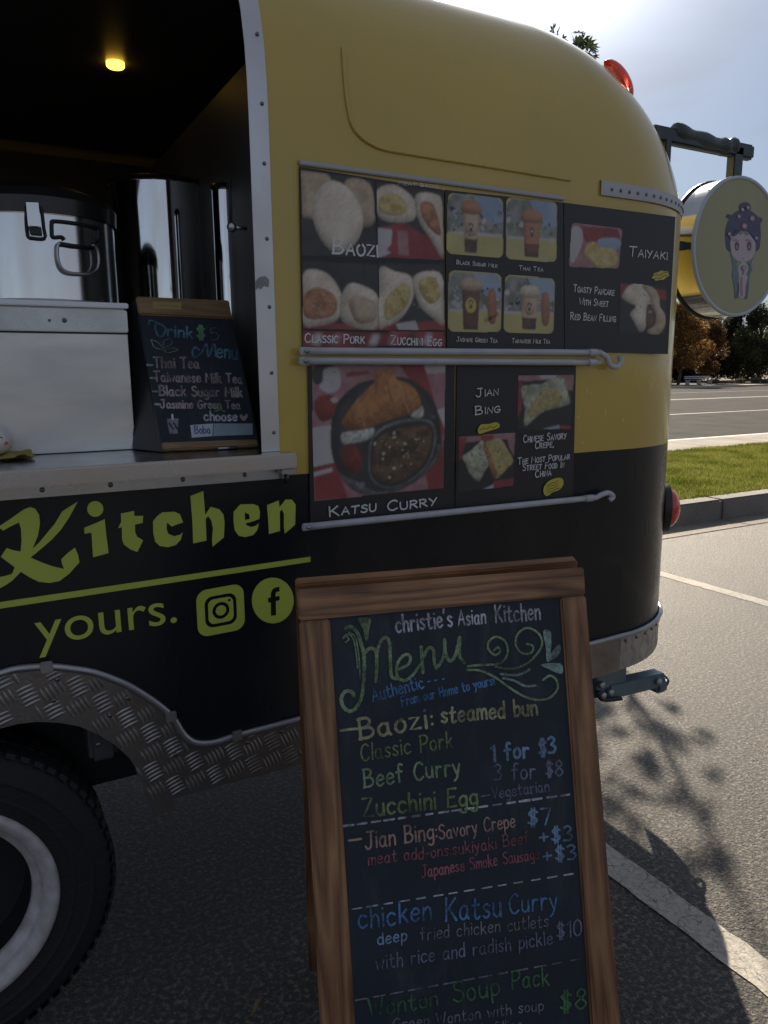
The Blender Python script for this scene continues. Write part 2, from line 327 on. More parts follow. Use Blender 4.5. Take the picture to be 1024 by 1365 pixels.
_G = """
A|!0,0 3.2,10 6.2,0;!1,3.6 5.2,3.6
B|!.5,0 .5,10;0,9.8 3.5,9.9 5,8 3.4,5.6 1,5.2;1,5.2 4.4,5 6,2.8 4.4,.4 0,.1
C|5.8,8.6 4,10 1.6,8.6 .3,5 1.4,1.2 3.6,0 6,1.6
D|!.5,0 .5,10;0,9.8 3.8,9.2 6,5.4 4.4,1.2 0,.1
E|!5.2,9.8 .6,9.8 .4,0 5.4,.2;!.5,5.2 4.2,5.4
F|!5.4,9.8 .5,9.8 .5,0;!.5,5.2 4.2,5.4
G|5.8,8.8 4,10 1.4,8.2 .2,4.6 1.6,.8 4,0 6,2 6,4.4;!3.6,4.4 6.8,4.4
H|!.4,0 .6,10;!5.8,0 5.6,10;!.5,5 5.7,5.2
I|!.6,0 .6,10
J|!1.8,9.8 6,9.9;4.4,9.8 4.4,3 3.4,.4 1.6,0 .2,1.8
K|!.5,0 .5,10;!5.6,9.8 .7,4.4;!2,5.6 6.2,0
L|!.6,10 .4,.2 5.2,.2
M|!0,0 .8,10 3.8,3.4 6.8,10 7.6,0
N|!.3,0 .5,10 5.6,.2 5.8,10
O|3.2,10 .8,8 .2,4.4 1.6,.6 3.8,0 6,2.6 6,7 4.2,9.8 3,10
P|!.5,0 .5,10;0,9.8 3.8,10 5.8,7.8 4.2,5 .6,4.6
R|!.5,0 .5,10;0,9.8 3.8,10 5.4,7.8 3.8,5.4 .6,5;!2.4,5 6.2,0
S|5.2,8.8 3.4,10 1,8.8 1,6.6 3.6,5.2 5.4,3.4 4.6,.8 2.4,0 .2,1.4
T|!0,9.7 6.4,10;!3.2,9.8 3,0
U|.4,10 .3,4 1.2,.8 3,0 5,1 5.8,4 5.8,10
V|!0,10 3,0 6,10
W|!0,10 1.8,0 4,7 6.2,0 8,10
X|!0,0 5.6,10;!.2,10 5.6,0
Y|!0,10 3,5.2;!6,10 1.8,0
Z|!.2,9.8 5.8,9.8 .2,.2 6,.2
a|4.4,5 2.6,6 .6,4.4 .4,1.6 2,0 3.8,1.2 4.4,5;4.4,5.6 4.3,1.6 5.2,0
b|!.5,10 .4,0;.5,4 2.4,6 4.4,4.6 4.4,1.6 2.4,0 .5,1
c|4.4,5 2.6,6 .6,4.6 .4,1.8 2.2,0 4.6,1
d|4.4,4.6 2.6,6 .6,4.4 .4,1.6 2,0 3.8,1 4.5,3;!4.5,10 4.6,0
e|.5,3 4.4,3.6 3.8,5.6 2.2,6 .5,4 .6,1.2 2.4,0 4.6,1.2
f|4.2,9.4 2.8,10 1.8,8.4 1.7,0;!.2,5.6 3.8,5.8
g|4.4,5 2.6,6 .6,4.6 .6,1.8 2.4,.6 4.4,2;4.5,5.8 4.6,-1.6 3,-3.2 .8,-2.4
h|!.5,10 .4,0;.5,3.6 2.4,6 4.2,4.8 4.4,0
i|!.6,6 .6,0;.6,8.6 .7,8.8
j|1.8,6 1.8,-2 .2,-3;1.8,8.6 1.9,8.8
k|!.5,10 .4,0;!4,6 .6,2.6;!1.8,3.8 4.6,0
l|!.6,10 .6,0
m|!.4,6 .4,0;.4,4 2,6 3.4,4.8 3.5,0;3.5,4 5.2,6 6.6,4.8 6.8,0
n|!.4,6 .4,0;.4,3.8 2.4,6 4.2,4.8 4.4,0
o|2.4,6 .6,4.6 .4,1.8 2,0 4,1 4.4,3.8 3.2,5.8 2.2,6
p|!.5,6 .4,-3.4;.5,4 2.4,6 4.4,4.6 4.4,1.6 2.4,0 .5,1
r|!.5,6 .5,0;.5,3.6 2,5.8 3.8,5.4
s|4,5.2 2.2,6 .6,4.8 2,3.2 3.8,1.8 2.4,0 .3,.8
t|1.8,9 1.7,1.4 3,0 4.2,.8;!.1,6 3.8,6.2
u|.4,6 .4,1.6 2,0 4,1.4 4.3,6;!4.3,6 4.5,0
v|!.1,6 2.2,0 4.4,6
w|!.1,6 1.6,0 3.2,4.6 4.8,0 6.4,6
x|!.1,0 4.2,6;!.2,6 4.2,0
y|!.3,6 2.4,.6;4.6,6 2.4,-1 .4,-3.2
z|!.3,5.8 4.2,5.8 .3,.2 4.6,.2
1|!.2,8 2,10 2,0
3|.4,9 2.6,10 4.6,8 2.4,5.4;2.4,5.4 5,3.4 3.6,.6 .3,.6
5|!4.8,10 1,10 .7,5.8;.7,5.8 3.4,6.2 5,3.4 3.2,.2 .3,.6
7|!.2,9.8 5,9.8 2.2,0
8|2.8,5.4 .8,7.6 2.8,10 4.8,7.8 2.8,5.4 .3,2.6 2.8,0 5.2,2.6 2.8,5.4
0|2.8,10 .6,7.6 .4,2.6 2.6,0 4.8,2.4 4.8,7.4 2.8,10
$|5,7.8 3,9 .8,7.4 2.8,5.2 5,3.2 3,1 .4,2.2;!2.2,-.6 2.2,10.4;!3.6,-.6 3.6,10.4
:|.6,1 .7,1.2;.6,4.8 .7,5
.|.5,.2 .6,.3
,|!.8,.6 .2,-1.4
'|!1,10 .4,8
!|!.8,10 .5,2.6;.4,.2 .5,.3
-|!.2,3.6 3.6,3.8
+|!.2,4 4.8,4.2;!2.4,6.4 2.5,1.6
"""
GLY = {}
for ln in _G.strip().splitlines():
    ch, body = ln[0], ln[2:]; st = []
    for seg in body.split(';'):
        sr = seg.startswith('!'); seg = seg.lstrip('!') if sr else seg
        st.append((sr, [tuple(float(q) for q in p.split(',')) for p in seg.split()]))
    GLY[ch] = (max(p[0] for s_ in st for p in s_[1]), st)

# ================================================================== SETTING
KY0, KY1, KY2, HK = 2.80, 3.13, 3.34, 0.205     # gutter front, kerb face, kerb back, kerb height
def ground_mat(name, c1, c2, c3, bump, sc=1.0):
    mt = bpy.data.materials.new(name); mt.use_nodes = True; t = mt.node_tree; lk = t.links.new; b = t.nodes['Principled BSDF']; MATS[name] = mt
    g = t.nodes.new('ShaderNodeNewGeometry')
    def noise(s, d=5, r=.6):
        n = t.nodes.new('ShaderNodeTexNoise'); n.inputs['Scale'].default_value = s * sc; n.inputs['Detail'].default_value = d; n.inputs['Roughness'].default_value = r
        lk(g.outputs['Position'], n.inputs['Vector']); return n.outputs['Fac']
    v = t.nodes.new('ShaderNodeTexVoronoi'); v.inputs['Scale'].default_value = 150 * sc; v.inputs['Randomness'].default_value = 1; lk(g.outputs['Position'], v.inputs['Vector'])
    r = t.nodes.new('ShaderNodeValToRGB'); e = r.color_ramp.elements; e[0].position = .33; e[0].color = (*c1, 1); e[1].position = .68; e[1].color = (*c3, 1)
    k = e.new(.5); k.color = (*c2, 1); lk(noise(70, 4, .7), r.inputs['Fac'])
    big = t.nodes.new('ShaderNodeValToRGB'); big.color_ramp.elements[0].position = .3; big.color_ramp.elements[0].color = (.62, .62, .63, 1); big.color_ramp.elements[1].position = .7; big.color_ramp.elements[1].color = (1.15, 1.12, 1.08, 1)
    lk(noise(1.1, 6), big.inputs['Fac'])
    m_ = t.nodes.new('ShaderNodeMixRGB'); m_.blend_type = 'MULTIPLY'; m_.inputs['Fac'].default_value = 1; lk(r.outputs[0], m_.inputs['Color1']); lk(big.outputs[0], m_.inputs['Color2'])
    lk(m_.outputs[0], b.inputs['Base Color']); b.inputs['Roughness'].default_value = .82; b.inputs['Specular IOR Level'].default_value = .35
    a = t.nodes.new('ShaderNodeMath'); a.operation = 'ADD'; lk(v.outputs['Distance'], a.inputs[0])
    q = t.nodes.new('ShaderNodeMath'); q.operation = 'MULTIPLY'; q.inputs[1].default_value = 2.2; lk(noise(55, 6, .8), q.inputs[0]); lk(q.outputs[0], a.inputs[1])
    bp = t.nodes.new('ShaderNodeBump'); bp.inputs['Strength'].default_value = bump; bp.inputs['Distance'].default_value = .006; lk(a.outputs[0], bp.inputs['Height']); lk(bp.outputs[0], b.inputs['Normal'])
    return mt
ASPH = ground_mat('worn_asphalt', (.006, .007, .008), (.026, .024, .022), (.27, .23, .175), .9)
ASPH.node_tree.nodes['Principled BSDF'].inputs['Roughness'].default_value = .54; ASPH.node_tree.nodes['Principled BSDF'].inputs['Specular IOR Level'].default_value = .6
ROADM = ground_mat('road_asphalt', (.032, .033, .035), (.05, .05, .05), (.08, .078, .075), .25)
for k_ in ('Specular IOR Level', .08), ('Roughness', .95): ROADM.node_tree.nodes['Principled BSDF'].inputs[k_[0]].default_value = k_[1]
CONC = ground_mat('pale_concrete', (.17, .155, .135), (.23, .21, .185), (.30, .275, .24), .25)
KERBM = ground_mat('kerb_concrete', (.17, .165, .16), (.23, .22, .21), (.31, .295, .27), .3)

def sheet(name, x0, x1, y0, y1, z, mt, kind='structure'):
    o = pyd(name, [(x0, y0, z), (x1, y0, z), (x1, y1, z), (x0, y1, z)], [(0, 1, 2, 3)], mt); o['kind'] = kind; return o
sheet('ground', -900, 900, -900, 900, -0.30, mat('far_soil', (.09, .08, .055), .9, col2=(.06, .06, .04), nscale=.2))
# parking lot as one gently uneven sheet
lot = sheet('parking_lot', -60, 60, -60, KY0, 0, ASPH)
sheet('road', -300, 300, 8.06, 44.6, -0.012, ROADM)
for x0 in (1.52, 4.27, 7.02, -1.23):
    # worn painted bay lines: the paint has broken edges
    ys = np.arange(-2.6, 2.42, .05); v = []; f = []
    for i, y in enumerate(ys):
        v += [(x0 + rng.uniform(-.004, .004), y, .0025), (x0 + .105 + rng.uniform(-.004, .004), y, .0025)]
        if i: f.append((2 * i - 2, 2 * i - 1, 2 * i + 1, 2 * i))
    o = pyd('parking_line', v, f, None or mat('tmp', (1, 1, 1))); o['kind'] = 'structure'; o.data.materials.clear()
    if 'worn_white_paint' not in MATS:
        mt = ground_mat('worn_white_paint', (.34, .33, .30), (.46, .44, .40), (.56, .54, .5), .3); t = mt.node_tree; b = t.nodes['Principled BSDF']
        g = t.nodes.new('ShaderNodeNewGeometry'); vo = t.nodes.new('ShaderNodeTexVoronoi'); vo.feature = 'DISTANCE_TO_EDGE'; vo.inputs['Scale'].default_value = 30
        nz = t.nodes.new('ShaderNodeTexNoise'); nz.inputs['Scale'].default_value = 22; nz.inputs['Detail'].default_value = 6; t.links.new(g.outputs['Position'], nz.inputs['Vector'])
        vm = t.nodes.new('ShaderNodeVectorMath'); vm.operation = 'MULTIPLY_ADD'; vm.inputs[1].default_value = (.05, .05, .05); t.links.new(nz.outputs['Color'], vm.inputs[0]); t.links.new(g.outputs['Position'], vm.inputs[2])
        t.links.new(vm.outputs[0], vo.inputs['Vector'])
        ml = t.nodes.new('ShaderNodeMath'); ml.operation = 'MULTIPLY'; ml.inputs[1].default_value = 9; t.links.new(vo.outputs['Distance'], ml.inputs[0])
        sb = t.nodes.new('ShaderNodeMath'); sb.operation = 'ADD'; t.links.new(ml.outputs[0], sb.inputs[0]); t.links.new(nz.outputs['Fac'], sb.inputs[1])
        rp = t.nodes.new('ShaderNodeValToRGB'); rp.color_ramp.elements[0].position = .50; rp.color_ramp.elements[1].position = .74; t.links.new(sb.outputs[0], rp.inputs['Fac'])
        old = b.inputs['Base Color'].links[0].from_socket; mm_ = t.nodes.new('ShaderNodeMixRGB'); t.links.new(rp.outputs[0], mm_.inputs['Fac']); mm_.inputs['Color1'].default_value = (.10, .095, .085, 1)
        t.links.new(old, mm_.inputs['Color2']); t.links.new(mm_.outputs[0], b.inputs['Base Color'])
    o.data.materials.append(MATS['worn_white_paint'])
# gutter and kerb in cast lengths with joints
for i in range(-6, 12):
    x0, x1 = 0.38 + i * 1.52, 0.38 + (i + 1) * 1.52 - .008
    g = box('gutter_slab', (x0, KY0 + .002, -.12), (x1, KY1 - .003, 0.006), CONC, None, .004); g['kind'] = 'structure'
    k = box('kerb_stone', (x0, KY1, -.12), (x1, KY2, HK), KERBM, None, .018); k['kind'] = 'structure'
    s_ = box('pavement_slab', (x0, 6.56, 0), (x1, 7.90, HK - .005), CONC, None, .008); s_['kind'] = 'structure'
sheet('pavement', -200, .38 - 6 * 1.52, 6.56, 7.9, HK - .005, CONC)
sheet('pavement', .38 + 12 * 1.52, 300, 6.56, 7.9, HK - .005, CONC)
sheet('kerb', .38 + 12 * 1.52, 300, KY0, KY2, HK, KERBM)
box('road_kerb', (-200, 7.905, -.2), (300, 8.06, HK - .008), mat('bright_kerb', (.5, .48, .43), .8), None, .01)['kind'] = 'structure'
box('far_kerb', (-200, 44.6, -.2), (300, 44.95, .16), mat('bright_kerb', (.5, .48, .43), .8), None, .01)['kind'] = 'structure'
sheet('far_pavement', -200, 300, 44.95, 48.2, .15, CONC)
RP = mat('road_paint', (.36, .35, .33), .7)
for y0, wd in ((16.3, .16), (25.6, .18), (26.1, .18), (34.5, .15)):
    sheet('road_line', -200, 300, y0, y0 + wd, -0.008, RP)
sheet('far_bank', -300, 420, 48.2, 200, .18, mat('leaf_litter', (.07, .055, .035), .95, col2=(.11, .085, .05), nscale=2))
# lawn strip
GR = mat('lawn_soil', (.05, .075, .015), .9, col2=(.08, .11, .02), nscale=6)
sheet('lawn', -60, 200, KY2, 6.56, HK - .012, GR)
def blades(name, x0, x1, y0, y1, n, h, mt):
    x = rng.uniform(x0, x1, n); y = rng.uniform(y0, y1, n); a = rng.uniform(0, 2 * np.pi, n); hh = h * rng.uniform(.5, 1.25, n) * (1 + .25 * np.sin(x * 5) * np.cos(y * 4)); wd = .0035 + .003 * rng.random(n)
    lx = rng.normal(0, .3, n) * hh; ly = rng.normal(0, .3, n) * hh; z = np.full(n, HK - .013)
    V = np.empty((n, 3, 3)); V[:, 0] = np.stack([x - np.cos(a) * wd, y - np.sin(a) * wd, z], 1); V[:, 1] = np.stack([x + np.cos(a) * wd, y + np.sin(a) * wd, z], 1); V[:, 2] = np.stack([x + lx, y + ly, z + hh], 1)
    me = bpy.data.meshes.new(name); me.vertices.add(3 * n); me.vertices.foreach_set('co', V.ravel()); me.loops.add(3 * n); me.loops.foreach_set('vertex_index', np.arange(3 * n)); me.polygons.add(n)
    me.polygons.foreach_set('loop_start', np.arange(0, 3 * n, 3)); me.update(calc_edges=True)
    o = link_mesh(name, me, mt, None, centre=False); o['kind'] = 'stuff'; return o
def leaf_mat(name, cols, tr=.45, sc=1.2, rough=.6):
    mt = bpy.data.materials.new(name); mt.use_nodes = True; t = mt.node_tree; lk = t.links.new; b = t.nodes['Principled BSDF']; out = t.nodes['Material Output']; MATS[name] = mt
    g = t.nodes.new('ShaderNodeNewGeometry'); n = t.nodes.new('ShaderNodeTexNoise'); n.inputs['Scale'].default_value = sc; n.inputs['Detail'].default_value = 3; lk(g.outputs['Position'], n.inputs['Vector'])
    a = t.nodes.new('ShaderNodeMath'); a.operation = 'MULTIPLY_ADD'; a.inputs[1].default_value = .5; lk(g.outputs['Random Per Island'], a.inputs[0])
    s1 = t.nodes.new('ShaderNodeMath'); s1.operation = 'MULTIPLY_ADD'; s1.inputs[1].default_value = 1.6; s1.inputs[2].default_value = -.55; lk(n.outputs['Fac'], s1.inputs[0]); lk(s1.outputs[0], a.inputs[2])
    r = t.nodes.new('ShaderNodeValToRGB'); e = r.color_ramp.elements; e[0].color = (*cols[0], 1); e[1].color = (*cols[-1], 1)
    for i, c in enumerate(cols[1:-1]): k = e.new((i + 1) / (len(cols) - 1)); k.color = (*c, 1)
    lk(a.outputs[0], r.inputs['Fac']); lk(r.outputs[0], b.inputs['Base Color']); b.inputs['Roughness'].default_value = rough; b.inputs['Specular IOR Level'].default_value = .3
    tl = t.nodes.new('ShaderNodeBsdfTranslucent'); lk(r.outputs[0], tl.inputs['Color']); ms = t.nodes.new('ShaderNodeMixShader'); ms.inputs['Fac'].default_value = tr
    lk(b.outputs[0], ms.inputs[1]); lk(tl.outputs[0], ms.inputs[2]); lk(ms.outputs[0], out.inputs['Surface']); return mt
GRM = leaf_mat('grass_blade', [(.05, .065, .010), (.13, .15, .025), (.22, .23, .05), (.30, .27, .09)], .45, 2.5)
tag(blades('grass', 4.3, 13.5, KY2 - .02, 6.57, 150000, .055, GRM), 'sunlit green lawn strip between the kerb and the pavement')

# trees --------------------------------------------------------------
BARK = mat('bark', (.05, .038, .028), .9, col2=(.10, .08, .06), nscale=9, bump=.5, bscale=25, stretch=(1, 1, .3))
def leaf_cloud(name, centres, radii, n, ls, mt, parent, squash=1.0):
    k = len(centres); idx = rng.integers(0, k, n); C = np.array(centres)[idx]; Rr = np.array(radii)[idx]
    d = rng.normal(size=(n, 3)); d /= np.linalg.norm(d, axis=1)[:, None]; rr = rng.random(n) ** .45
    P = C + d * (Rr * rr)[:, None] * np.array([1, 1, squash])
    u = rng.normal(size=(n, 3)); u /= np.linalg.norm(u, axis=1)[:, None]; v = np.cross(u, rng.normal(size=(n, 3))); v /= np.linalg.norm(v, axis=1)[:, None]
    s1 = ls * rng.uniform(.5, 1.3, n)[:, None]; V = np.empty((n, 4, 3)); V[:, 0] = P - u * s1; V[:, 1] = P + v * s1 * .45; V[:, 2] = P + u * s1; V[:, 3] = P - v * s1 * .45
    me = bpy.data.meshes.new(name); me.vertices.add(4 * n); me.vertices.foreach_set('co', V.ravel()); me.loops.add(4 * n); me.loops.foreach_set('vertex_index', np.arange(4 * n)); me.polygons.add(n)
    me.polygons.foreach_set('loop_start', np.arange(0, 4 * n, 4)); me.update(calc_edges=True)
    return link_mesh(name, me, mt, parent)
def tree(name, x, y, h, cr, label, mt, n=7000, ls=.12, tr=.12, low=.25, clumps=26, zs=1.0, z0=.15):
    t = empty(name, (x, y, z0), label, 'tree', 'trees beyond the road')
    top = h * .75; pts = [(x + .1 * math.sin(i), y + .08 * math.cos(i * 2), z0 + top * i / 6) for i in range(7)]
    tube('trunk', pts, np.linspace(tr, tr * .3, 7), BARK, t, 9)
    cs = []; rs = []
    for i in range(clumps):
        f_ = rng.random(); zz = z0 + h * (low + (1 - low) * f_); rad = cr * math.sin(math.pi * min(.97, .18 + .8 * f_)) * rng.uniform(.35, 1.0); a = rng.uniform(0, 6.28)
        cs.append((x + rad * math.cos(a), y + rad * math.sin(a), zz)); rs.append(cr * rng.uniform(.22, .42))
        if i % 3 == 0:
            b0 = np.array([x, y, z0 + (zz - z0) * .6]); tube('limb', [b0, (b0 + np.array(cs[-1])) / 2 + np.array([0, 0, .1]), cs[-1]], [tr * .35, tr * .2, tr * .08], BARK, t, 5)
    leaf_cloud('crown', cs, rs, n, ls, mt, t, zs)
    return t
LO = leaf_mat('autumn_leaf', [(.05, .032, .018), (.12, .065, .025), (.26, .14, .04), (.50, .33, .07)], .5, .9)
LD = leaf_mat('dark_leaf', [(.018, .021, .013), (.036, .043, .022), (.06, .068, .035)], .3, .5)
LG = leaf_mat('olive_leaf', [(.02, .025, .01), (.06, .065, .025), (.13, .13, .05)], .4, .8)
LB = leaf_mat('brown_leaf', [(.04, .025, .015), (.10, .055, .025), (.17, .10, .04)], .4, .9)

# ================================================================== TRAILER
XE, R0, ZB = 2.235, 0.475, 1.93
WD_, XF = 2.0, -2.05
def prof(z):
    t = max(0.0, min(1.0, (z - ZB) / (2.513 - ZB)))
    s = .733 * (1 - max(0, 1 - t ** 3.038) ** (1 / 3.038)); e = .486 * (1 - max(0, 1 - t ** 1.487) ** (1 / 1.487))
    return s, e, R0 + (.532 - R0) * t
XS = [-.95, .0, .598, .83]
def ring(z, off=0.0, na=18):
    s, e, r = prof(z); s -= off; x1 = XE - e; x0 = XF + e; out = []
    yc0, yc1 = s + r + off, WD_ - s - r - off
    if yc0 > yc1 - .02: m_ = (yc0 + yc1) / 2; yc0 = m_ - .01; yc1 = m_ + .01
    ry0 = yc0 - s; xc = x1 - r; xd = x0 + r; re = r + off
    out += [(xd, s)] + [(x, s) for x in XS]
    for i in range(na + 1):
        a = math.pi / 2 * i / na; out.append((xc + re * math.sin(a), yc0 - ry0 * math.cos(a)))
    for i in range(na + 1):
        a = math.pi / 2 * i / na; out.append((xc + re * math.cos(a), yc1 + ry0 * math.sin(a)))
    for i in range(na + 1):
        a = math.pi / 2 * i / na; out.append((xd - re * math.sin(a), yc1 + ry0 * math.cos(a)))
    for i in range(na):
        a = math.pi / 2 * i / na; out.append((xd - re * math.cos(a), yc0 - ry0 * math.sin(a)))
    return [(x, y, z) for x, y in out]
def shell(name, zs, mt, parent, skip=lambda i, z0, z1: False, cap=False, off=0.0, smooth=True, xr=None):
    rows = [ring(z, off) for z in zs]; n = len(rows[0]); v = [p for r_ in rows for p in r_]; f = []
    for j in range(len(zs) - 1):
        for i in range(n):
            if not skip(i, zs[j], zs[j + 1]): f.append((j * n + i, j * n + (i + 1) % n, (j + 1) * n + (i + 1) % n, (j + 1) * n + i))
    if cap: f.append(tuple((len(zs) - 1) * n + i for i in range(n)))
    return pyd(name, v, f, mt, parent, smooth)
TR = empty('food_trailer', (0.1, 1.0, 0), 'yellow and black rounded food trailer with serving window and lime lettering', 'food trailer')
ZW0, ZW1 = 1.278, 2.28
# skip indices: points 0 xd,1:-.95,2:0,3:.598,4:.83,5.. corner. flat front side is faces 0..4 ; last face wraps to 0
flat = (0, 1, 2, 3, 4)
win = (1, 2)
zs = [1.93 + (2.513 - 1.93) * (1 - (1 - k / 26) ** 1.7) for k in range(27)]
zs = sorted(set([z for z in zs if abs(z - ZW1) > .006] + [ZW1]))
shell('roof_shell', zs, YEL, TR, lambda i, a, b: i in win and b <= ZW1 + 1e-6, cap=True)
# lower shells: everything but the flat side
shell('yellow_body_band', [1.219, 1.4, 1.6, 1.8, 1.93], YEL, TR, lambda i, a, b: i in flat)
shell('black_body_band', [.60, .8, 1.0, 1.219], BLK, TR, lambda i, a, b: i in flat)
XC = XE - R0; XD = XF + R0
def plate(name, poly, y0, y1, mt, parent, holes=()):
    """a slab cut to an outline in the trailer's side plane"""
    loops = [[Vector((p[0], p[1], 0)) for p in l] for l in [poly, *holes]]; tris = tessellate_polygon(loops)
    fl = [p for l in loops for p in l]; n = len(fl); v = [(p.x, y0, p.y) for p in fl] + [(p.x, y1, p.y) for p in fl]; f = []
    for t in tris:
        a, c, d = (fl[i] for i in t)
        if (c - a).cross(d - a).z < 0: t = t[::-1]
        f.append(t); f.append(tuple(i + n for i in t[::-1]))
    b = 0
    for l in loops:
        k = len(l); 
        for i in range(k): f.append((b + i, b + (i + 1) % k, b + (i + 1) % k + n, b + i + n))
        b += k
    bm = bmesh.new(); me = bpy.data.meshes.new(name); me.from_pydata([tuple(q) for q in v], [], f); bm.from_mesh(me); 
    return bmo(name, bm, mt, parent)
plate('yellow_side_panel', [(.598, 1.219), (XC, 1.219), (XC, 1.93), (.598, 1.93)], 0, .022, YEL, TR)
plate('yellow_front_panel', [(XD, 1.219), (-.95, 1.219), (-.95, 1.93), (XD, 1.93)], 0, .022, YEL, TR)
TRIM = [(0, 898), (23, 892), (63, 889), (94, 891.5), (126.5, 897), (164, 911), (187.5, 924), (211, 940), (230, 957), (246, 981), (262.5, 991), (287, 990), (316, 981), (392, 961)]
tp = [W(*p, 'Y', -.01)[[0, 2]] for p in TRIM]
tp = [np.array([-.154 * 2 - p[0] + .24, p[1]]) for p in tp[::-1] if p[0] > .16] + [np.array(q) for q in [(-.05, .855)]] + [p for p in tp]
tp = tp[:] + [np.array([.90, .612]), np.array([1.3, .618]), np.array([XC, .622])]
tp = [np.array(p) for p in smooth_path(tp, 5)]; tp.sort(key=lambda p: p[0])
tp = [np.array([XD, .612])] + tp
plate('black_side_panel', [(XD, 1.219)] + [(p[0], p[1] - .02) for p in tp] + [(XC, 1.219)], 0, .022, BLK, TR)
# trim strip riding over the arch and along the side, then round the rear corner
tr_pts = [(p[0], -.008, p[1]) for p in tp] 
rc = [(x, y, .622) for x, y, z in ring(.9, .008)[5:24]]
tube('trim_strip', tr_pts + rc, .0085, ALU, TR, 8)
for p in ((62, 889), (228, 955), (316, 980)):
    q = W(*p, 'Y', -.015); box('trim_joint', (q[0] - .012, -.021, q[2] - .012), (q[0] + .012, -.012, q[2] + .012), ALU, TR, .002)
# tread plate fender and skirt
BOT = [(0, 971), (23, 965), (47, 962), (77, 963), (105.5, 968), (131, 979), (155, 994), (173, 1011), (187.5, 1034), (197, 1069), (205, 1088), (231, 1079), (232, 1064), (392, 1021)]
bp_ = [W(*p, 'Y', -.006)[[0, 2]] for p in BOT]
bl = [np.array([-.308 - p[0] + .24, p[1]]) for p in bp_[::-1] if .06 < p[0] < .34]
fend = [(p[0], p[1] - .004) for p in tp if p[0] > -.9 and p[0] < XC - .02][::-1]
lower = [(-.9, .49)] + [(p[0], p[1]) for p in bl] + [(p[0], p[1]) for p in bp_] + [(XC + .004, .504)]
FP = lower + [(XC + .004, .614)] + fend[1:]
plate('tread_plate_fender', FP, -.007, -.0025, TRD, TR)
rr = ring(.9, .004)[5:24]; v = []; f = []
for i, (x, y, z) in enumerate(rr): v += [(x, y, .505 + .0 * i), (x, y, .616)]
for i in range(len(rr) - 1): f.append((2 * i, 2 * i + 2, 2 * i + 3, 2 * i + 1))
SKM = mat('skirt_aluminium', (.46, .45, .45), .45, metal=.75, col2=(.34, .32, .31), nscale=8, rvar=.08)
pyd('rear_tread_skirt', v, f, SKM, TR, True)
# raised bars of the tread plate, in fives, inside the fender outline
def inside(x, z, poly):
    c = False; j = len(poly) - 1
    for i in range(len(poly)):
        (x1, z1), (x2, z2) = poly[i], poly[j]
        if (z1 > z) != (z2 > z) and x < (x2 - x1) * (z - z1) / (z2 - z1) + x1: c = not c
        j = i
    return c
v = []; f = []
def bar(cx, cz, ang, ln, place):
    ca, sa = math.cos(ang), math.sin(ang); b = len(v); prof_ = [(-1, 0), (-.5, .75), (0, 1), (.5, .75), (1, 0)]
    rows = []
    for t_, k in prof_:
        for s_, hh in ((-1, 0), (0, 1), (1, 0)):
            a_ = t_ * ln / 2; b_ = s_ * .0038 * k; x = cx + ca * a_ - sa * b_; z = cz + sa * a_ + ca * b_ + .004 * (1 - t_ * t_) * sa * 0
            v.append(place(x, z, (.0026 if ln > .03 else .0009) * hh * k))
    for i in range(4):
        for j in range(2): q = b + i * 3 + j; f.append((q, q + 3, q + 4, q + 1))
gi = 0
for i in range(-16, 32):
    for j in range(0, 9):
        cx, cz = i * .0475 + .01, .47 + j * .0475; d = (i + j) % 2
        for k in range(-2, 3):
            ang = math.radians(20) + (math.pi / 2 if d else 0); ox, oz = (-math.sin(ang) * k * .0095, math.cos(ang) * k * .0095)
            x, z = cx + ox, cz + oz; e = .018
            if all(inside(x + e * math.cos(ang) * q, z + e * math.sin(ang) * q, FP) for q in (-1, 0, 1)): bar(x, z, ang, .04, lambda X, Z, h: (X, -.0072 - h, Z))
o = pyd('tread_bars', v, f, TRB, TR, True); o['kind'] = 'stuff'
v = []; f = []
arc = [(0.0)]; cen = (XC, R0)
for i in range(0, 16):
    for j in range(0, 3):
        sx, cz = .03 + i * .046, .522 + j * .042; d = (i + j) % 2
        for k in range(-2, 3):
            ang = math.radians(40) + (math.pi / 2 if d else 0); x = sx - math.sin(ang) * k * .0085; z = cz + math.cos(ang) * k * .0085
            if not (.513 < z < .605): continue
            def pl(X, Z, h):
                a_ = X / R0; rr_ = R0 + .0045 + h; return (XC + rr_ * math.sin(a_), R0 - rr_ * math.cos(a_), Z)
            bar(x, z, ang, .026, pl)
v = [tuple(p) for p in v]; o = pyd('rear_tread_bars', v, f, SKM, TR, True); o['kind'] = 'stuff'
# screws: one shared head
bm = bmesh.new(); bmesh.ops.create_uvsphere(bm, u_segments=10, v_segments=6, radius=.0055)
for q in bm.verts: q.co.z *= .5
SCM = bpy.data.meshes.new('screw'); bm.to_mesh(SCM); bm.free(); SCM.materials.append(mat('screw_metal', (.16, .16, .17), .35, metal=.9))
for p_ in SCM.polygons: p_.use_smooth = True
def screw(p, nrm_=(0, -1, 0), parent=TR, s=1.0):
    o = bpy.data.objects.new('screw', SCM); COL.objects.link(o); o.parent = parent; o.location = Vector(p) - wloc(parent)
    o.rotation_euler = Vector(nrm_).to_track_quat('Z', 'Y').to_euler(); o.scale = (s, s, s); return o
for px, py in ((77, 906), (72, 934), (147, 954), (171, 931), (234, 1006), (131, 993), (330, 990), (375, 975)):
    q = W(px, py, 'Y', -.009); screw((q[0], -.0085, q[2]))
for k in range(7):
    a_ = .06 + k * .115; screw((XC + (R0 + .006) * math.sin(a_), R0 - (R0 + .006) * math.cos(a_), .60), (math.sin(a_), -math.cos(a_), 0))
for x in (-.25, .12, .25, .40, .54):
    screw((x, -.0145, 1.229))
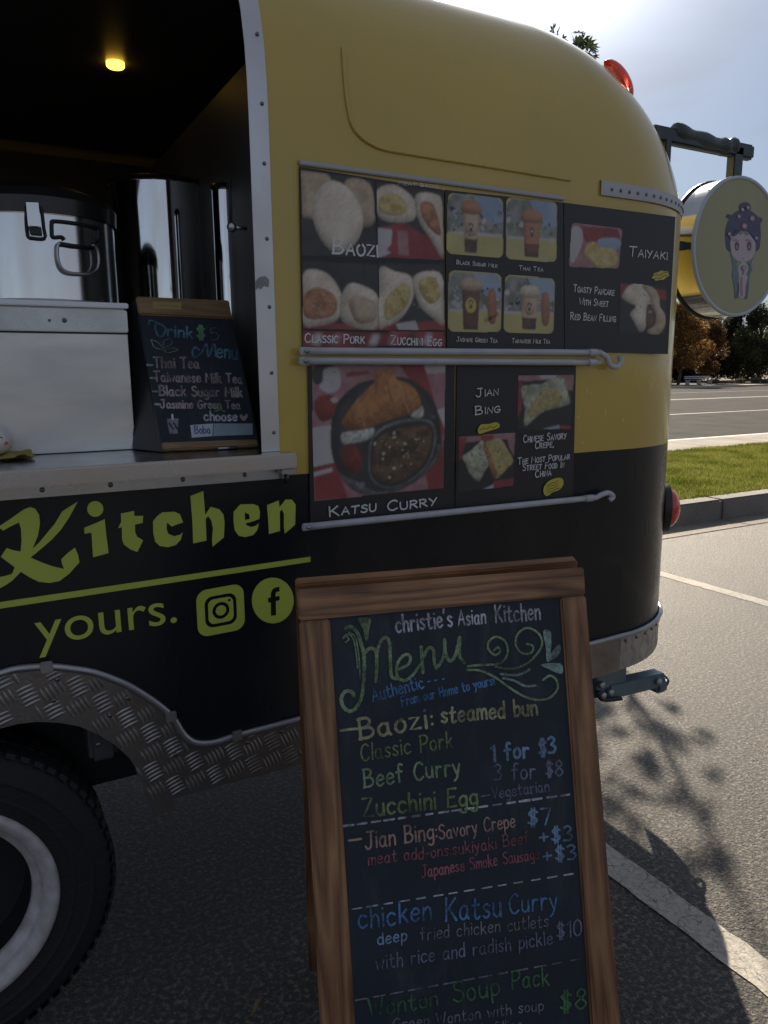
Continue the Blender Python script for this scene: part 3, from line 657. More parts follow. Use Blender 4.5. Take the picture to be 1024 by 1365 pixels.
# counter, window frame, interior
plate('counter_rail', [(-.95, 1.214), (.645, 1.214), (.645, 1.245), (-.95, 1.245)], -.014, -.001, STL, TR)
box('serving_counter', (-.95, -.055, 1.241), (.652, .30, 1.276), mat('counter_steel', (.60, .60, .62), .24, metal=1, col2=(.48, .48, .50), nscale=7, rvar=.07), TR, .004)
box('counter_bracket', (.615, -.05, 1.228), (.652, -.016, 1.239), ALU, TR, .002)
tube('counter_bolt', [(.632, -.03, 1.228), (.632, -.03, 1.205)], .005, DRK, TR, 8)
sz = [1.277 + (ZW1 - 1.277) * k / 14 for k in range(15)]; v = []; f = []
FRM = mat('frame_aluminium', (.62, .63, .66), .33, metal=.8, col2=(.52, .51, .52), nscale=4, rvar=.06)
for z in sz:
    y = prof(z)[0] - .003; v += [(.590, y + .012, z), (.586, y, z), (.630, y, z), (.632, y + .006, z)]
for k in range(14):
    for j in range(3): f.append((k * 4 + j, k * 4 + j + 1, k * 4 + j + 5, k * 4 + j + 4))
pyd('window_frame', v, f, FRM, TR)
for z in (2.16, 2.02, 1.90, 1.745, 1.60, 1.455, 1.32): screw((.617, prof(z)[0] - .004, z), s=.8)
# scrap of torn sticker on the frame
A = Art(Frame((.6, -.0035, 1.6), (1, 0, 0), (0, 0, 1)), 0.0)
A.poly([(340, 388), (340, 376), (346, 369), (354, 368), (359, 373), (358, 383), (352, 381), (348, 386), (344, 384)], mat('grey_sticker', (.16, .17, .17), .7, col2=(.3, .3, .3), nscale=120))
A.done('torn_sticker', TR)
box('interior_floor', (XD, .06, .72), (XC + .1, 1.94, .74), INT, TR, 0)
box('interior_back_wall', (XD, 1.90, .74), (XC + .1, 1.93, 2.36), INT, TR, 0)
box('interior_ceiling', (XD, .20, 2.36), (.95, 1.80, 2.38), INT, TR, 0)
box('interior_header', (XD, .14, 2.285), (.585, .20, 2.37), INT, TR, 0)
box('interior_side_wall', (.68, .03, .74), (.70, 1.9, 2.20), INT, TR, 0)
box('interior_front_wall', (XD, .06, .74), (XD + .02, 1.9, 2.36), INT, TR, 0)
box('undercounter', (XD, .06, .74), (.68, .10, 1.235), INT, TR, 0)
q = W(154, 87, 'Z', 2.352)
lathe('ceiling_lamp', [(0.001, 0), (.022, 0), (.026, .004), (.026, .014)], (q[0], q[1], 2.345), (0, 0, 1), mat('lamp_glow', (.9, .6, .1), .4, emit=(1.0, .55, .06), estr=2.6), TR, 24)
# lift rod of the hatch with its ball joint
q = W(309, 303, 'Y', .05)
tube('gas_strut', [(q[0] - .002, .05, q[2]), tuple(W(306, 236, 'Y', .06))], .0032, DRK, TR, 8)
bm = bmesh.new(); bmesh.ops.create_uvsphere(bm, u_segments=14, v_segments=8, radius=.011); bmesh.ops.translate(bm, verts=bm.verts, vec=tuple(q)); bmo('strut_ball', bm, STL, TR, True)
tube('strut_stud', [(q[0], .05, q[2]), (.59, .05, q[2])], .004, STL, TR, 8)
# wheel
WC = (-.154, .0, .357)
WHL = empty('wheel', (0, 0, 0), '', ''); del WHL['label']; del WHL['category']; WHL.parent = TR; WHL.location = Vector(WC) - TR.location
lathe('tyre', [(.205, .03), (.212, .012), (.232, .004), (.262, -.002), (.264, -.0045), (.270, -.0045), (.272, -.003), (.300, -.004), (.302, -.0065), (.309, -.0065), (.311, -.003), (.332, .004), (.346, .016), (.355, .032), (.357, .06), (.357, .17), (.345, .2), (.22, .21)], WC, (0, 1, 0), RUB, WHL, 96)
v = []; f = []
for i in range(72):
    for s0, y0 in ((0, .012), (1, .07), (0, .12)):
        a0 = 2 * math.pi * (i + .5 * s0) / 72; a1 = a0 + .055; b = len(v)
        for (a_, rr_, yy) in ((a0, .350, y0), (a1, .350, y0), (a1, .350, y0 + .045), (a0, .350, y0 + .045), (a0, .3588, y0 + .006), (a1, .3588, y0 + .006), (a1, .3588, y0 + .042), (a0, .3588, y0 + .042)):
            v.append((WC[0] + rr_ * math.cos(a_), yy, WC[2] + rr_ * math.sin(a_)))
        f += [(b + 4, b + 5, b + 6, b + 7), (b, b + 1, b + 5, b + 4), (b + 1, b + 2, b + 6, b + 5), (b + 3, b, b + 4, b + 7)]
o = pyd('tread_blocks', v, f, RUB, WHL); o['kind'] = 'stuff'
RIM = mat('rim_white', (.52, .52, .56), .38, col2=(.30, .26, .23), nscale=22, nmix=1.0, coat=.1, detail=10)
lathe('rim', [(.236, .010), (.238, .0), (.232, -.008), (.222, -.008), (.214, .0), (.206, .004), (.203, .016), (.199, .024), (.187, .026), (.184, .04), (.180, .12), (.10, .13), (.06, .115), (.001, .115)], WC, (0, 1, 0), [RIM], WHL, 96)
rim_in = lathe('rim_face', [(.1835, .045), (.176, .118), (.10, .127), (.06, .112), (.001, .112)], WC, (0, 1, 0), DRK, WHL, 64)
for k in range(5):
    a_ = 2 * math.pi * k / 5 + .3; screw((WC[0] + .055 * math.cos(a_), .105, WC[2] + .055 * math.sin(a_)), parent=WHL, s=2)
# wheel box, chassis
box('wheel_well', (-.68, .24, .45), (.30, .26, .95), DRK, TR, 0)
box('chassis_floor', (XD, .26, .50), (XC + .3, 1.74, .56), DRK, TR, 0)
box('chassis_rail', (XD, .30, .40), (XC + .2, .36, .52), DRK, TR, .005)
box('axle', (-.19, .2, .33), (-.12, 1.8, .40), DRK, TR, .01)
box('chassis_crossbeam', (.17, .03, .60), (.23, .26, .80), mat('under_grey', (.05, .05, .055), .7), TR, .01)
# stabiliser arm under the rear
JK = mat('jack_steel', (.11, .17, .21), .42, metal=.55, col2=(.16, .22, .26), nscale=20, rvar=.1)
def beam(name, a, b, w_, h_, mt, parent, bev=.003):
    a, b = Vector(a), Vector(b); d = b - a; q_ = d.to_track_quat('X', 'Z'); M_ = Matrix.Translation((a + b) / 2) @ q_.to_matrix().to_4x4()
    return box(name, (-d.length / 2, -w_ / 2, -h_ / 2), (d.length / 2, w_ / 2, h_ / 2), mt, parent, bev, M_)
YJ = .05
ja = W(806, 920, 'Y', YJ); jb = W(878, 903, 'Y', YJ)
beam('stabiliser_arm', ja, jb, .05, .050, JK, TR)
jm = W(800, 905, 'Y', YJ + .04); box('stabiliser_mount', (jm[0] - .08, YJ - .02, jm[2] - .03), (jm[0] + .06, YJ + .09, .505), JK, TR, .004)
for p in ((802, 926), (812, 922), (800, 912), (876, 908)):
    q = W(*p, 'Y', YJ - .026); lathe('pivot_bolt', [(.001, 0), (.012, 0), (.012, .012), (.006, .016), (.001, .016)], tuple(q), (0, -1, 0), ALU, TR, 12)
q = W(877, 907, 'Y', YJ); box('stabiliser_foot', (q[0] - .03, YJ - .03, q[2] - .035), (q[0] + .02, YJ + .03, q[2] + .015), JK, TR, .008)
pts = [W(*p, 'Y', YJ) for p in ((874, 899), (884, 901), (890, 907), (887, 914), (880, 917))]; tube('stabiliser_shackle', smooth_path(pts, 4), .006, DRK, TR, 8)
pts = [W(*p, 'Y', YJ - .03) for p in ((797, 922), (800, 930), (808, 933), (828, 931))]; tube('crank_hook', smooth_path(pts, 4), .0075, DRK, TR, 8)
# panel seam of the roof cap, belt trim and rivet strip
seam = [(461, 60), (461, 106), (464, 142), (473, 174), (502, 196), (550, 206), (656, 223), (760, 240)]
sp = []
for p in smooth_path(seam, 5): q = W(p[0], p[1], 'Y', 0.0); sp.append((q[0], prof(q[2])[0] - .002, q[2]))
tube('roof_cap_seam', sp, .0045, YEL, TR, 6)
zb = 1.952
rb = ring(zb, .006, 40)[4:48]; rb = [(x, y, zb) for x, y, z in rb if x > 1.6 or True]
rb[0] = (1.58, rb[0][1], zb); i0 = 0
v = []; f = []
for x, y, z in [(1.60, prof(zb)[0] - .006, zb)] + [p for p in rb if p[0] > 1.62]: v += [(x, y, zb - .018), (x, y, zb + .018), (x, y + .006, zb + .022)]
for i in range(len(v) // 3 - 1): f += [(3 * i, 3 * i + 3, 3 * i + 4, 3 * i + 1), (3 * i + 1, 3 * i + 4, 3 * i + 5, 3 * i + 2)]
pyd('rear_rivet_strip', v, f, mat('strip_white', (.40, .40, .42), .5), TR, True)
s_b = prof(zb)
for k in range(17):
    d = .03 + k * .034; x = 1.61 + d; y = s_b[0] - .007; nr = (0, -1, 0)
    xc_ = XE - s_b[1] - s_b[2]
    if x > xc_:
        a_ = (x - xc_) / (s_b[2]); x = xc_ + (s_b[2] + .007) * math.sin(a_); y = s_b[0] + s_b[2] - (s_b[2] + .007) * math.cos(a_); nr = (math.sin(a_), -math.cos(a_), 0)
    screw((x, y, zb), nr, s=.9)
# red clearance lamp on the roof end, tail lamp on the rear corner
def lens(name, c, nrm_, rx, rz, dep, mt, bez, parent, L_=None):
    n_ = Vector(nrm_).normalized(); q_ = n_.to_track_quat('Z', 'Y'); v = []; f = []
    rings = [(1.0, 0)] + [(math.cos(a), math.sin(a)) for a in np.linspace(.12, 1.5, 7)]
    for k, h in rings:
        for i in range(28):
            a = 2 * math.pi * i / 28; v.append(Vector(c) + q_ @ Vector((rx * k * math.cos(a), rz * k * math.sin(a), dep * h)))
    for j in range(len(rings) - 1):
        for i in range(28): f.append((j * 28 + i, j * 28 + (i + 1) % 28, (j + 1) * 28 + (i + 1) % 28, (j + 1) * 28 + i))
    f.append(tuple((len(rings) - 1) * 28 + i for i in range(28)))
    o = pyd(name, v, f, mt, parent, True)
    if bez:
        v = []; f = []
        for k, h in ((1.16, -.012), (1.16, .010), (1.02, .014), (1.0, -.012)):
            for i in range(28):
                a = 2 * math.pi * i / 28; v.append(Vector(c) + q_ @ Vector((rx * k * math.cos(a), rz * k * math.sin(a), h)))
        for j in range(3):
            for i in range(28): f.append((j * 28 + i, j * 28 + (i + 1) % 28, (j + 1) * 28 + (i + 1) % 28, (j + 1) * 28 + i))
        pyd('lamp_bezel', v, f, bez, o, True)
    return o
BEZ = mat('black_bezel', (.015, .015, .017), .4)
RL2 = mat('red_clear_lens', (.85, .06, .03), .12, coat=.5, trans=.35)
o = lens('clearance_lamp', (1.800, .150, 2.305), (.72, -.30, .60), .036, .070, .034, RL2, None, TR); o['label'] = 'red clearance lamp high on the rear roof curve'
a_ = math.radians(51)
o = lens('tail_lamp', (XC + (R0 + .012) * math.sin(a_), R0 - (R0 + .012) * math.cos(a_), .975), (math.sin(a_), -math.cos(a_), 0), .062, .074, .05, REDL, BEZ, TR); o['label'] = 'round red tail lamp on the rear corner'

# support rods with hooked ends, on little brackets
ROD = mat('rod_white', (.45, .46, .50), .35, col2=(.36, .37, .40), nscale=20, coat=.2)
def rod(p0, p1, hook, y=-.026):
    a = W(*p0, 'Y', y); b = W(*p1, 'Y', y)
    o = tube('support_rod', [a + (b - a) * t for t in np.linspace(0, 1, 8)], .0088, ROD, TR, 12)
    if hook:
        pts = [W(*p, 'Y', y) for p in hook]; tube('rod_hook', smooth_path([b] + pts, 5), .0082, ROD, TR, 10)
    lathe('rod_collar', [(.0089, -.014), (.0105, -.014), (.0105, .014), (.0089, .014)], tuple(b - np.array([.03, 0, 0])), (1, 0, 0), ROD, TR, 16)
    tube('rod_pin', [a + np.array([-.004, .026, 0]), a + np.array([-.004, -.012, 0])], .0045, ALU, TR, 8)
    box('rod_end', (a[0] - .018, y - .004, a[2] - .009), (a[0] + .012, y + .004, a[2] + .009), ROD, TR, .003)
rod((409, 468), (800, 470), [(808, 476), (813, 486), (821, 489), (827, 483), (826, 475)])
rod((408, 481), (799, 483), [])
rod((412, 702), (795, 663), [(803, 659), (811, 657), (817, 662), (812, 667)])
q0, q1 = W(398, 214, 'Y', -.004), W(752, 264, 'Y', -.004)
box('poster_top_trim', (q0[0], -.009, 1.906), (q1[0], -.001, 1.917), mat('trim_grey', (.36, .36, .36), .4, metal=.4), TR, .002)

# ------------------------------------------------------------------ lettering on the side
SIDE = Frame((0, 0, 0), (1, 0, 0), (0, 0, 1))
def cr3(p): return (p[0] / 4.6545, 640 + p[1] / 4.6545)
def cr4(p): return (200 + p[0] / 4.6545, 640 + p[1] / 4.6545)
LET = {
 'K': (cr3, [(-70, 370), (0, 297), (20, 313), (60, 290), (118, 262), (130, 300), (134, 370), (128, 442), (85, 435), (42, 420), (5, 475), (45, 505), (92, 540), (75, 580), (40, 592), (0, 600), (-60, 600), (-60, 700), (0, 670), (40, 648), (80, 620), (130, 568), (180, 600), (240, 630), (310, 637), (370, 625), (430, 580), (493, 510), (485, 465), (465, 418), (420, 452), (380, 490), (385, 520), (398, 550), (330, 535), (260, 510), (190, 480), (250, 430), (320, 370), (380, 305), (430, 230), (483, 133), (430, 165), (385, 195), (340, 270), (290, 330), (240, 390), (203, 425), (235, 345), (248, 270), (243, 215), (220, 178), (188, 166), (150, 180), (60, 243), (0, 283)]),
 'i': (cr3, [(522, 295), (590, 268), (650, 241), (658, 330), (674, 452), (578, 478), (572, 400), (568, 325), (525, 332)]),
 't': (cr3, [(750, 207), (832, 190), (834, 222), (888, 220), (885, 265), (838, 275), (838, 320), (850, 350), (888, 373), (870, 410), (852, 445), (810, 430), (770, 400), (757, 370), (756, 292), (733, 297), (752, 258)]),
 'c': (cr4, [(18, 255), (45, 222), (75, 200), (150, 195), (185, 210), (205, 262), (165, 275), (135, 288), (105, 262), (102, 300), (112, 332), (150, 348), (188, 337), (203, 322), (190, 370), (160, 402), (110, 416), (60, 408), (32, 382), (20, 330)]),
 'h': (cr4, [(250, 98), (330, 67), (336, 140), (342, 215), (375, 165), (430, 180), (456, 215), (462, 260), (458, 355), (388, 413), (384, 370), (390, 300), (380, 250), (360, 222), (345, 242), (350, 375), (267, 392), (262, 250)]),
 'e': (cr4, [(518, 195), (560, 150), (640, 148), (672, 160), (682, 200), (678, 240), (630, 258), (592, 268), (600, 280), (625, 290), (655, 283), (676, 266), (665, 310), (640, 340), (590, 353), (550, 345), (525, 310), (517, 250)]),
 'n': (cr4, [(725, 155), (798, 125), (803, 168), (840, 120), (880, 120), (903, 152), (900, 275), (868, 305), (835, 331), (830, 290), (830, 210), (818, 180), (805, 197), (806, 315), (737, 334), (733, 250)]),
}
for ch, (cv, pts) in LET.items():
    A = Art(SIDE, .0012)
    hol = [[cv(p) for p in [(588, 200), (588, 247), (620, 240), (614, 212)]]] if ch == 'e' else ()
    A.poly([cv(p) for p in pts], LIM, holes=hol)
    if ch == 'i': A.poly([cr3((591 + 50 * math.cos(a), 178 + 49 * math.sin(a))) for a in np.linspace(0, 6.28, 28)[:-1]], LIM)
    A.done('letter', TR)
A = Art(SIDE, .0012); A.poly([(-40, 808.2), (413.8, 741.8), (413.8, 748.8), (-40, 817.2)], LIM); A.done('underline', TR)
def quadmap(q):
    tl, tr_, br, bl_ = [SIDE.uv(*cr4(p)) for p in q]
    return lambda a, b: tl * (1 - a) * (1 - b) + tr_ * a * (1 - b) + br * a * b + bl_ * (1 - a) * b
def rsq(f_, x0, y0, x1, y1, r):
    out = []
    for cx_, cy_, a0 in ((x1 - r, y0 + r, -90), (x1 - r, y1 - r, 0), (x0 + r, y1 - r, 90), (x0 + r, y0 + r, 180)):
        for k in range(7): a = math.radians(a0 + 15 * k); out.append(f_(cx_ + r * math.cos(a), cy_ + r * math.sin(a)))
    return out
qm = quadmap([(283, 690), (578, 637), (590, 922), (298, 978)])
circ = lambda r, n=32, cx_=.5, cy_=.5: [qm(cx_ + r * math.cos(a), cy_ + r * math.sin(a)) for a in np.linspace(0, 2 * math.pi, n, endpoint=False)]
A = Art(SIDE, .0012)
A.poly_uv(rsq(qm, 0, 0, 1, 1, .22), LIM, [rsq(qm, .165, .165, .835, .835, .17)])
A.poly_uv(rsq(qm, .235, .235, .765, .765, .12), LIM, [circ(.18), circ(.03, 14, .685, .315)])
A.poly_uv(circ(.11), LIM); A.done('camera_logo', TR)
A = Art(SIDE, .0012); fp = [(803, 662), (803, 690), (786, 692), (779, 703), (778, 722), (804, 717), (803, 744), (780, 750), (782, 837), (750, 842), (748, 758), (732, 759), (731, 731), (748, 727), (749, 700), (760, 675), (780, 664)]
A.poly([cr4((761 + 130 * math.cos(a), 746 + 142 * math.sin(a))) for a in np.linspace(0, 2 * math.pi, 48, endpoint=False)], LIM, holes=[[cr4(p) for p in fp]])
A.done('round_logo', TR)
def font_text(st, fr, p0, p1, xh_px, m_, parent, name):
    cu = bpy.data.curves.new('t', 'FONT'); cu.body = st; cu.resolution_u = 6; ob = bpy.data.objects.new('t', cu); COL.objects.link(ob)
    bpy.context.view_layer.update(); dg = bpy.context.evaluated_depsgraph_get(); me = ob.evaluated_get(dg).to_mesh()
    V = np.array([v_.co[:] for v_ in me.vertices]); Fc = [tuple(p.vertices) for p in me.polygons]; ob.evaluated_get(dg).to_mesh_clear()
    bpy.data.objects.remove(ob); bpy.data.curves.remove(cu)
    a, b = fr.uv(*p0), fr.uv(*p1); e = b - a; n_ = np.array([-e[1], e[0]]); n_ /= np.linalg.norm(n_)
    x0, x1 = V[:, 0].min(), V[:, 0].max(); h = np.linalg.norm(fr.uv(p0[0], p0[1] - xh_px) - a) / .53
    vv = [fr.at(*(a + e * ((x - x0) / (x1 - x0)) + n_ * y * h), .0013) for x, y, z in V]
    return pyd(name, vv, Fc, m_, parent)
font_text('yours.', SIDE, (49, 861.5), (236, 829), 37, LIM, TR, 'slogan_word')

A = Art(SIDE, .0008); SGP = mat('scuff_glint_pale', (.62, .54, .30), .3)  # pale strokes draw small scratches and painted-in glints of reflected light
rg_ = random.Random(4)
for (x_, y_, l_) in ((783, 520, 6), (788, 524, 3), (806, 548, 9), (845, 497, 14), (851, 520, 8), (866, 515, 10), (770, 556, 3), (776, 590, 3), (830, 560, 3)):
    A.stroke([(x_, y_ - l_ / 2), (x_ + rg_.uniform(-1, 2), y_), (x_ + rg_.uniform(-1, 1), y_ + l_ / 2)], rg_.uniform(.7, 1.6), SGP, 3)
o = A.done('scuff_glint_marks', TR); o['kind'] = 'stuff'
# ------------------------------------------------------------------ posters
PRC = {}
def printm(name, a, b, sc=60, rough=.4):
    m_ = mat(name, a, rough, col2=b, nscale=sc); PRC[m_.name] = (np.array(a), np.array(b), sc); return m_
def photo_paper():
    if 'photo_print' in MATS: return MATS['photo_print']
    m_ = mat('photo_print', (.5, .5, .5), .38, spec=.5); t = m_.node_tree; at_ = t.nodes.new('ShaderNodeAttribute'); at_.attribute_name = 'ink'
    t.links.new(at_.outputs['Color'], t.nodes['Principled BSDF'].inputs['Base Color']); return m_
def blur(a, r, it=2):
    r = max(1, int(r)); k = 2 * r + 1
    for _ in range(it):
        for ax in (0, 1):
            p = np.pad(a, [(r + 1, r) if i == ax else (0, 0) for i in range(a.ndim)], mode='edge'); c = np.cumsum(p, axis=ax)
            a = (np.take(c, range(k, c.shape[ax]), axis=ax) - np.take(c, range(0, c.shape[ax] - k), axis=ax)) / k
    return a
def vnoise(h, w, cell, rg):
    out = np.zeros((h, w)); amp = 1; tot = 0
    while cell >= 1 and amp > .1:
        gh, gw = int(h / cell) + 3, int(w / cell) + 3; g = rg.random((gh, gw)); y = np.arange(h) / cell; x = np.arange(w) / cell; yi, xi = y.astype(int), x.astype(int); fy, fx = (y - yi)[:, None], (x - xi)[None]
        fy, fx = fy * fy * (3 - 2 * fy), fx * fx * (3 - 2 * fx); a = g[yi][:, xi]; b = g[yi][:, xi + 1]; c = g[yi + 1][:, xi]; d = g[yi + 1][:, xi + 1]
        out += amp * ((a * (1 - fx) + b * fx) * (1 - fy) + (c * (1 - fx) + d * fx) * fy); tot += amp; amp *= .6; cell /= 2
    return out / tot
FOOD = {'print_bun': (.50, 7), 'print_bun_shade': (.5, 5), 'print_pork': (.45, 3), 'print_egg': (.4, 3), 'print_cutlet': (.45, 8), 'print_radish': (.5, 6), 'print_crepe': (.35, 4), 'print_crepe_yolk': (.3, 3), 'print_dark_tea': (.6, 5), 'print_milk_tea': (.5, 5), 'print_orange_tea': (.5, 5), 'print_tray': (.3, 2), 'print_tray_edge': (.5, 3), 'print_rice': (.35, 2), 'print_orange_wall': (.5, 4), 'print_curry': (.3, 4)}
def flush(A, name, parent):
    if A.F:
        pyd(name, A.V, A.F, list(A.M), parent, mi=list(A.MI)); A.V = []; A.F = []; A.MI = []; A.M = []
class Photo(Art):
    """a printed photograph: shapes are rasterised, softened and toned on a fine grid whose colour attribute is the print"""
    def __init__(s, fr, res=110):
        super().__init__(fr); s.L = []; s.res = res
    def poly_uv(s, pts, m_, holes=()): s.L.append((np.array([tuple(p)[:2] for p in pts], float), m_))
    def stroke_uv(s, pts, wd, m_, taper=False, adv=True):
        P = [np.array(p, float) for p in pts]
        for a, b in zip(P[:-1], P[1:]):
            d = b - a; l = np.linalg.norm(d) + 1e-9; n_ = np.array([-d[1], d[0]]) / l * wd / 2; s.L.append((np.array([a - n_, b - n_, b + n_, a + n_]), m_))
    def done(s, name, parent):
        base = s.L[0][0]; lo, hi = base.min(0), base.max(0); ext = hi - lo; px = ext.max() / s.res; w_, h_ = int(ext[0] / px) + 1, int(ext[1] / px) + 1
        X, Y = np.meshgrid(lo[0] + (np.arange(w_) + .5) * px, lo[1] + (np.arange(h_) + .5) * px); img = np.zeros((h_, w_, 3)); rg = np.random.default_rng(len(s.L)); nz = {}
        def mask(P):
            m_ = np.zeros((h_, w_), bool); x0, x1, y0, y1 = P[:, 0].min(), P[:, 0].max(), P[:, 1].min(), P[:, 1].max()
            i0, i1 = max(0, int((x0 - lo[0]) / px) - 1), min(w_, int((x1 - lo[0]) / px) + 2); j0, j1 = max(0, int((y0 - lo[1]) / px) - 1), min(h_, int((y1 - lo[1]) / px) + 2)
            if i1 <= i0 or j1 <= j0: return m_
            sx, sy = X[j0:j1, i0:i1], Y[j0:j1, i0:i1]; c = np.zeros(sx.shape, bool); k = len(P)
            for i in range(k):
                (ax, ay), (bx, by) = P[i], P[i - 1]
                if ay == by: continue
                c ^= ((ay > sy) != (by > sy)) & (sx < (bx - ax) * (sy - ay) / (by - ay) + ax)
            m_[j0:j1, i0:i1] = c; return m_
        for i, (P, m_) in enumerate(s.L):
            mk = mask(P)
            if i == 0: bmask = mk.copy()
            if not mk.any(): continue
            n_ = m_.name
            if n_ in PRC: a, b, sc = PRC[n_]
            else: a = np.array(m_.node_tree.nodes['Principled BSDF'].inputs['Base Color'].default_value[:3]); b = a * .8; sc = 40
            if n_ not in nz: nz[n_] = np.clip((vnoise(h_, w_, max(2, 1.0 / sc / px * 1.6), rg) - .5) * 2.6 + .5, 0, 1)
            col = a * (1 - nz[n_][..., None]) + b * nz[n_][..., None]; al = mk.astype(float)
            if mk.mean() > .012 and n_ in FOOD:
                k, r = FOOD[n_]; hgt = blur(al, r * s.res / 110); gy, gx = np.gradient(hgt); q = (gx * -.5 + gy * -1.0) * r * s.res / 110 * 1.3
                rel = vnoise(h_, w_, 5, rg); ry, rx = np.gradient(rel)
                col = col * np.clip(1 + k * 1.1 * q + (hgt[..., None][..., 0] - .85) * k * 1.3 + k * 1.2 * (ry - rx), .25, 1.7)[..., None]
            soft = blur(al, 1, 1)[..., None] if mk.mean() > .004 else al[..., None] * .85
            img = img * (1 - soft) + col * soft
        img = blur(img, 1, 1) * .6 + img * .4; img = img * .80 + img.mean(2, keepdims=True) * .12 + .018; img *= (.93 + .14 * vnoise(h_, w_, 40, rg))[..., None]  # greys and lifts the print tones, a glare veil put into the ink
        gx_ = lo[0] + np.arange(w_ + 1) * px; gy_ = lo[1] + np.arange(h_ + 1) * px
        U, V_ = np.meshgrid(gx_, gy_); pos = s.f.o + U[..., None] * s.f.u + V_[..., None] * s.f.v + s.f.n * .0006
        jj, ii = np.nonzero(bmask); q = jj * (w_ + 1) + ii; F4 = np.stack([q, q + 1, q + w_ + 2, q + w_ + 1], 1)
        used, inv = np.unique(F4, return_inverse=True); F4 = inv.reshape(-1, 4); nf = len(F4)
        me = bpy.data.meshes.new(name); me.vertices.add(len(used)); me.vertices.foreach_set('co', pos.reshape(-1, 3)[used].ravel()); me.loops.add(nf * 4); me.loops.foreach_set('vertex_index', F4.ravel().astype(np.int32)); me.polygons.add(nf)
        me.polygons.foreach_set('loop_start', np.arange(0, nf * 4, 4)); me.update(calc_edges=True)
        big = np.pad(img, ((0, 1), (0, 1), (0, 0)), mode='edge').reshape(-1, 3)[used]; ca_ = me.color_attributes.new('ink', 'FLOAT_COLOR', 'POINT'); ca_.data.foreach_set('color', np.c_[big, np.ones(len(used))].astype('f').ravel())
        return link_mesh(name, me, photo_paper(), parent)
BUN = printm('print_bun', (.50, .42, .33), (.66, .58, .48), 25); BUND = printm('print_bun_shade', (.36, .26, .17), (.5, .38, .26), 40)
PORK = printm('print_pork', (.28, .10, .045), (.46, .2, .09), 90); EGG = printm('print_egg', (.40, .26, .05), (.55, .45, .18), 110)
RCL = printm('print_red_cloth', (.32, .03, .035), (.20, .02, .03), 30); WCL = printm('print_white_cloth', (.42, .40, .42), (.5, .48, .5), 20); PNK = printm('print_pink_cloth', (.38, .20, .22), (.3, .13, .15), 60)
KAT = printm('print_cutlet', (.48, .20, .045), (.34, .12, .03), 120); CUR = printm('print_curry', (.045, .026, .014), (.16, .09, .04), 75); RIC = printm('print_rice', (.30, .32, .26), (.58, .58, .54), 190)
TRY = printm('print_tray', (.018, .019, .022), (.035, .036, .04), 40); TRG = printm('print_tray_edge', (.20, .21, .22), (.10, .10, .11), 90); RAD = printm('print_radish', (.30, .035, .02), (.16, .02, .015), 70)
CRP = printm('print_crepe', (.50, .50, .36), (.22, .25, .17), 85); CRY = printm('print_crepe_yolk', (.50, .38, .10), (.34, .28, .10), 120)
SKY_ = printm('print_sky', (.16, .26, .42), (.3, .38, .5), 12); TWN = printm('print_street', (.13, .15, .13), (.30, .30, .28), 55); TBL = printm('print_yellow_table', (.52, .46, .16), (.44, .38, .14), 25)
CUPD = printm('print_dark_tea', (.10, .04, .03), (.17, .08, .05), 20); CUPM = printm('print_milk_tea', (.42, .28, .16), (.5, .36, .24), 30); CUPO = printm('print_orange_tea', (.42, .16, .07), (.36, .2, .1), 25); PEA = printm('print_pearls', (.06, .035, .03), (.12, .07, .05), 150)
ORG = printm('print_orange_wall', (.40, .16, .09), (.3, .1, .06), 30); YTG = printm('print_yellow_tag', (.55, .46, .06), (.48, .40, .05), 20); BLKI = mat('print_black_ink', (.02, .02, .022), .5); HAIR = mat('print_navy', (.035, .035, .07), .5); SKN = mat('print_skin', (.55, .42, .40), .5)
GLS = mat('print_gloss_spot', (.55, .5, .42), .4)
PF = Frame((0, -.0065, 0), (1, 0, 0), (0, 0, 1))
def poster(name_label, corners, group='menu posters on the trailer side'):
    q = [PF.uv(*c) for c in corners]; x0 = (q[0][0] + q[3][0]) / 2; x1 = (q[1][0] + q[2][0]) / 2
    t = empty('menu_poster', (x0, -.004, (q[2][1] + q[3][1]) / 2), name_label, 'poster', group)
    v = [(p[0], y, p[1]) for y in (-.0065, -.0015) for p in q]
    pyd('panel', v, [(0, 3, 2, 1), (4, 5, 6, 7), (0, 1, 5, 4), (1, 2, 6, 5), (2, 3, 7, 6), (3, 0, 4, 7)], PBK, t)
    return t
def rrect(A, tl, tr_, br, bl_, m_, r=.12):
    c = [np.array(A.f.uv(*p)) for p in (tl, tr_, br, bl_)]
    f_ = lambda a, b: c[0] * (1 - a) * (1 - b) + c[1] * a * (1 - b) + c[2] * a * b + c[3] * (1 - a) * b
    A.poly_uv(rsq(f_, 0, 0, 1, 1, r) if r else c[::1], m_)
    return f_
def clipq(A, f_, pts, m_, sm=4):
    q = [np.clip(np.array(p), 0, 1) for p in (smooth_path(pts, sm, True) if sm else pts)]
    A.poly_uv([f_(*p) for p in q], m_)
def speck(A, f_, n, x0, y0, x1, y1, mts, s0, s1, seed=1, shape=None):
    rg = random.Random(seed)
    for i in range(n):
        x, y = rg.uniform(x0, x1), rg.uniform(y0, y1)
        if shape and not inside(x, y, shape): continue
        s_ = rg.uniform(s0, s1); a0 = rg.uniform(0, 6.3); e = rg.uniform(.35, 1)
        A.poly_uv([f_(*np.clip([x + s_ * math.cos(a) * math.cos(a0) - s_ * e * math.sin(a) * math.sin(a0), y + s_ * math.cos(a) * math.sin(a0) + s_ * e * math.sin(a) * math.cos(a0)], 0, 1)) for a in np.linspace(0, 6.28, 7)[:-1]], rg.choice(mts))
        A.w -= A.step * .93
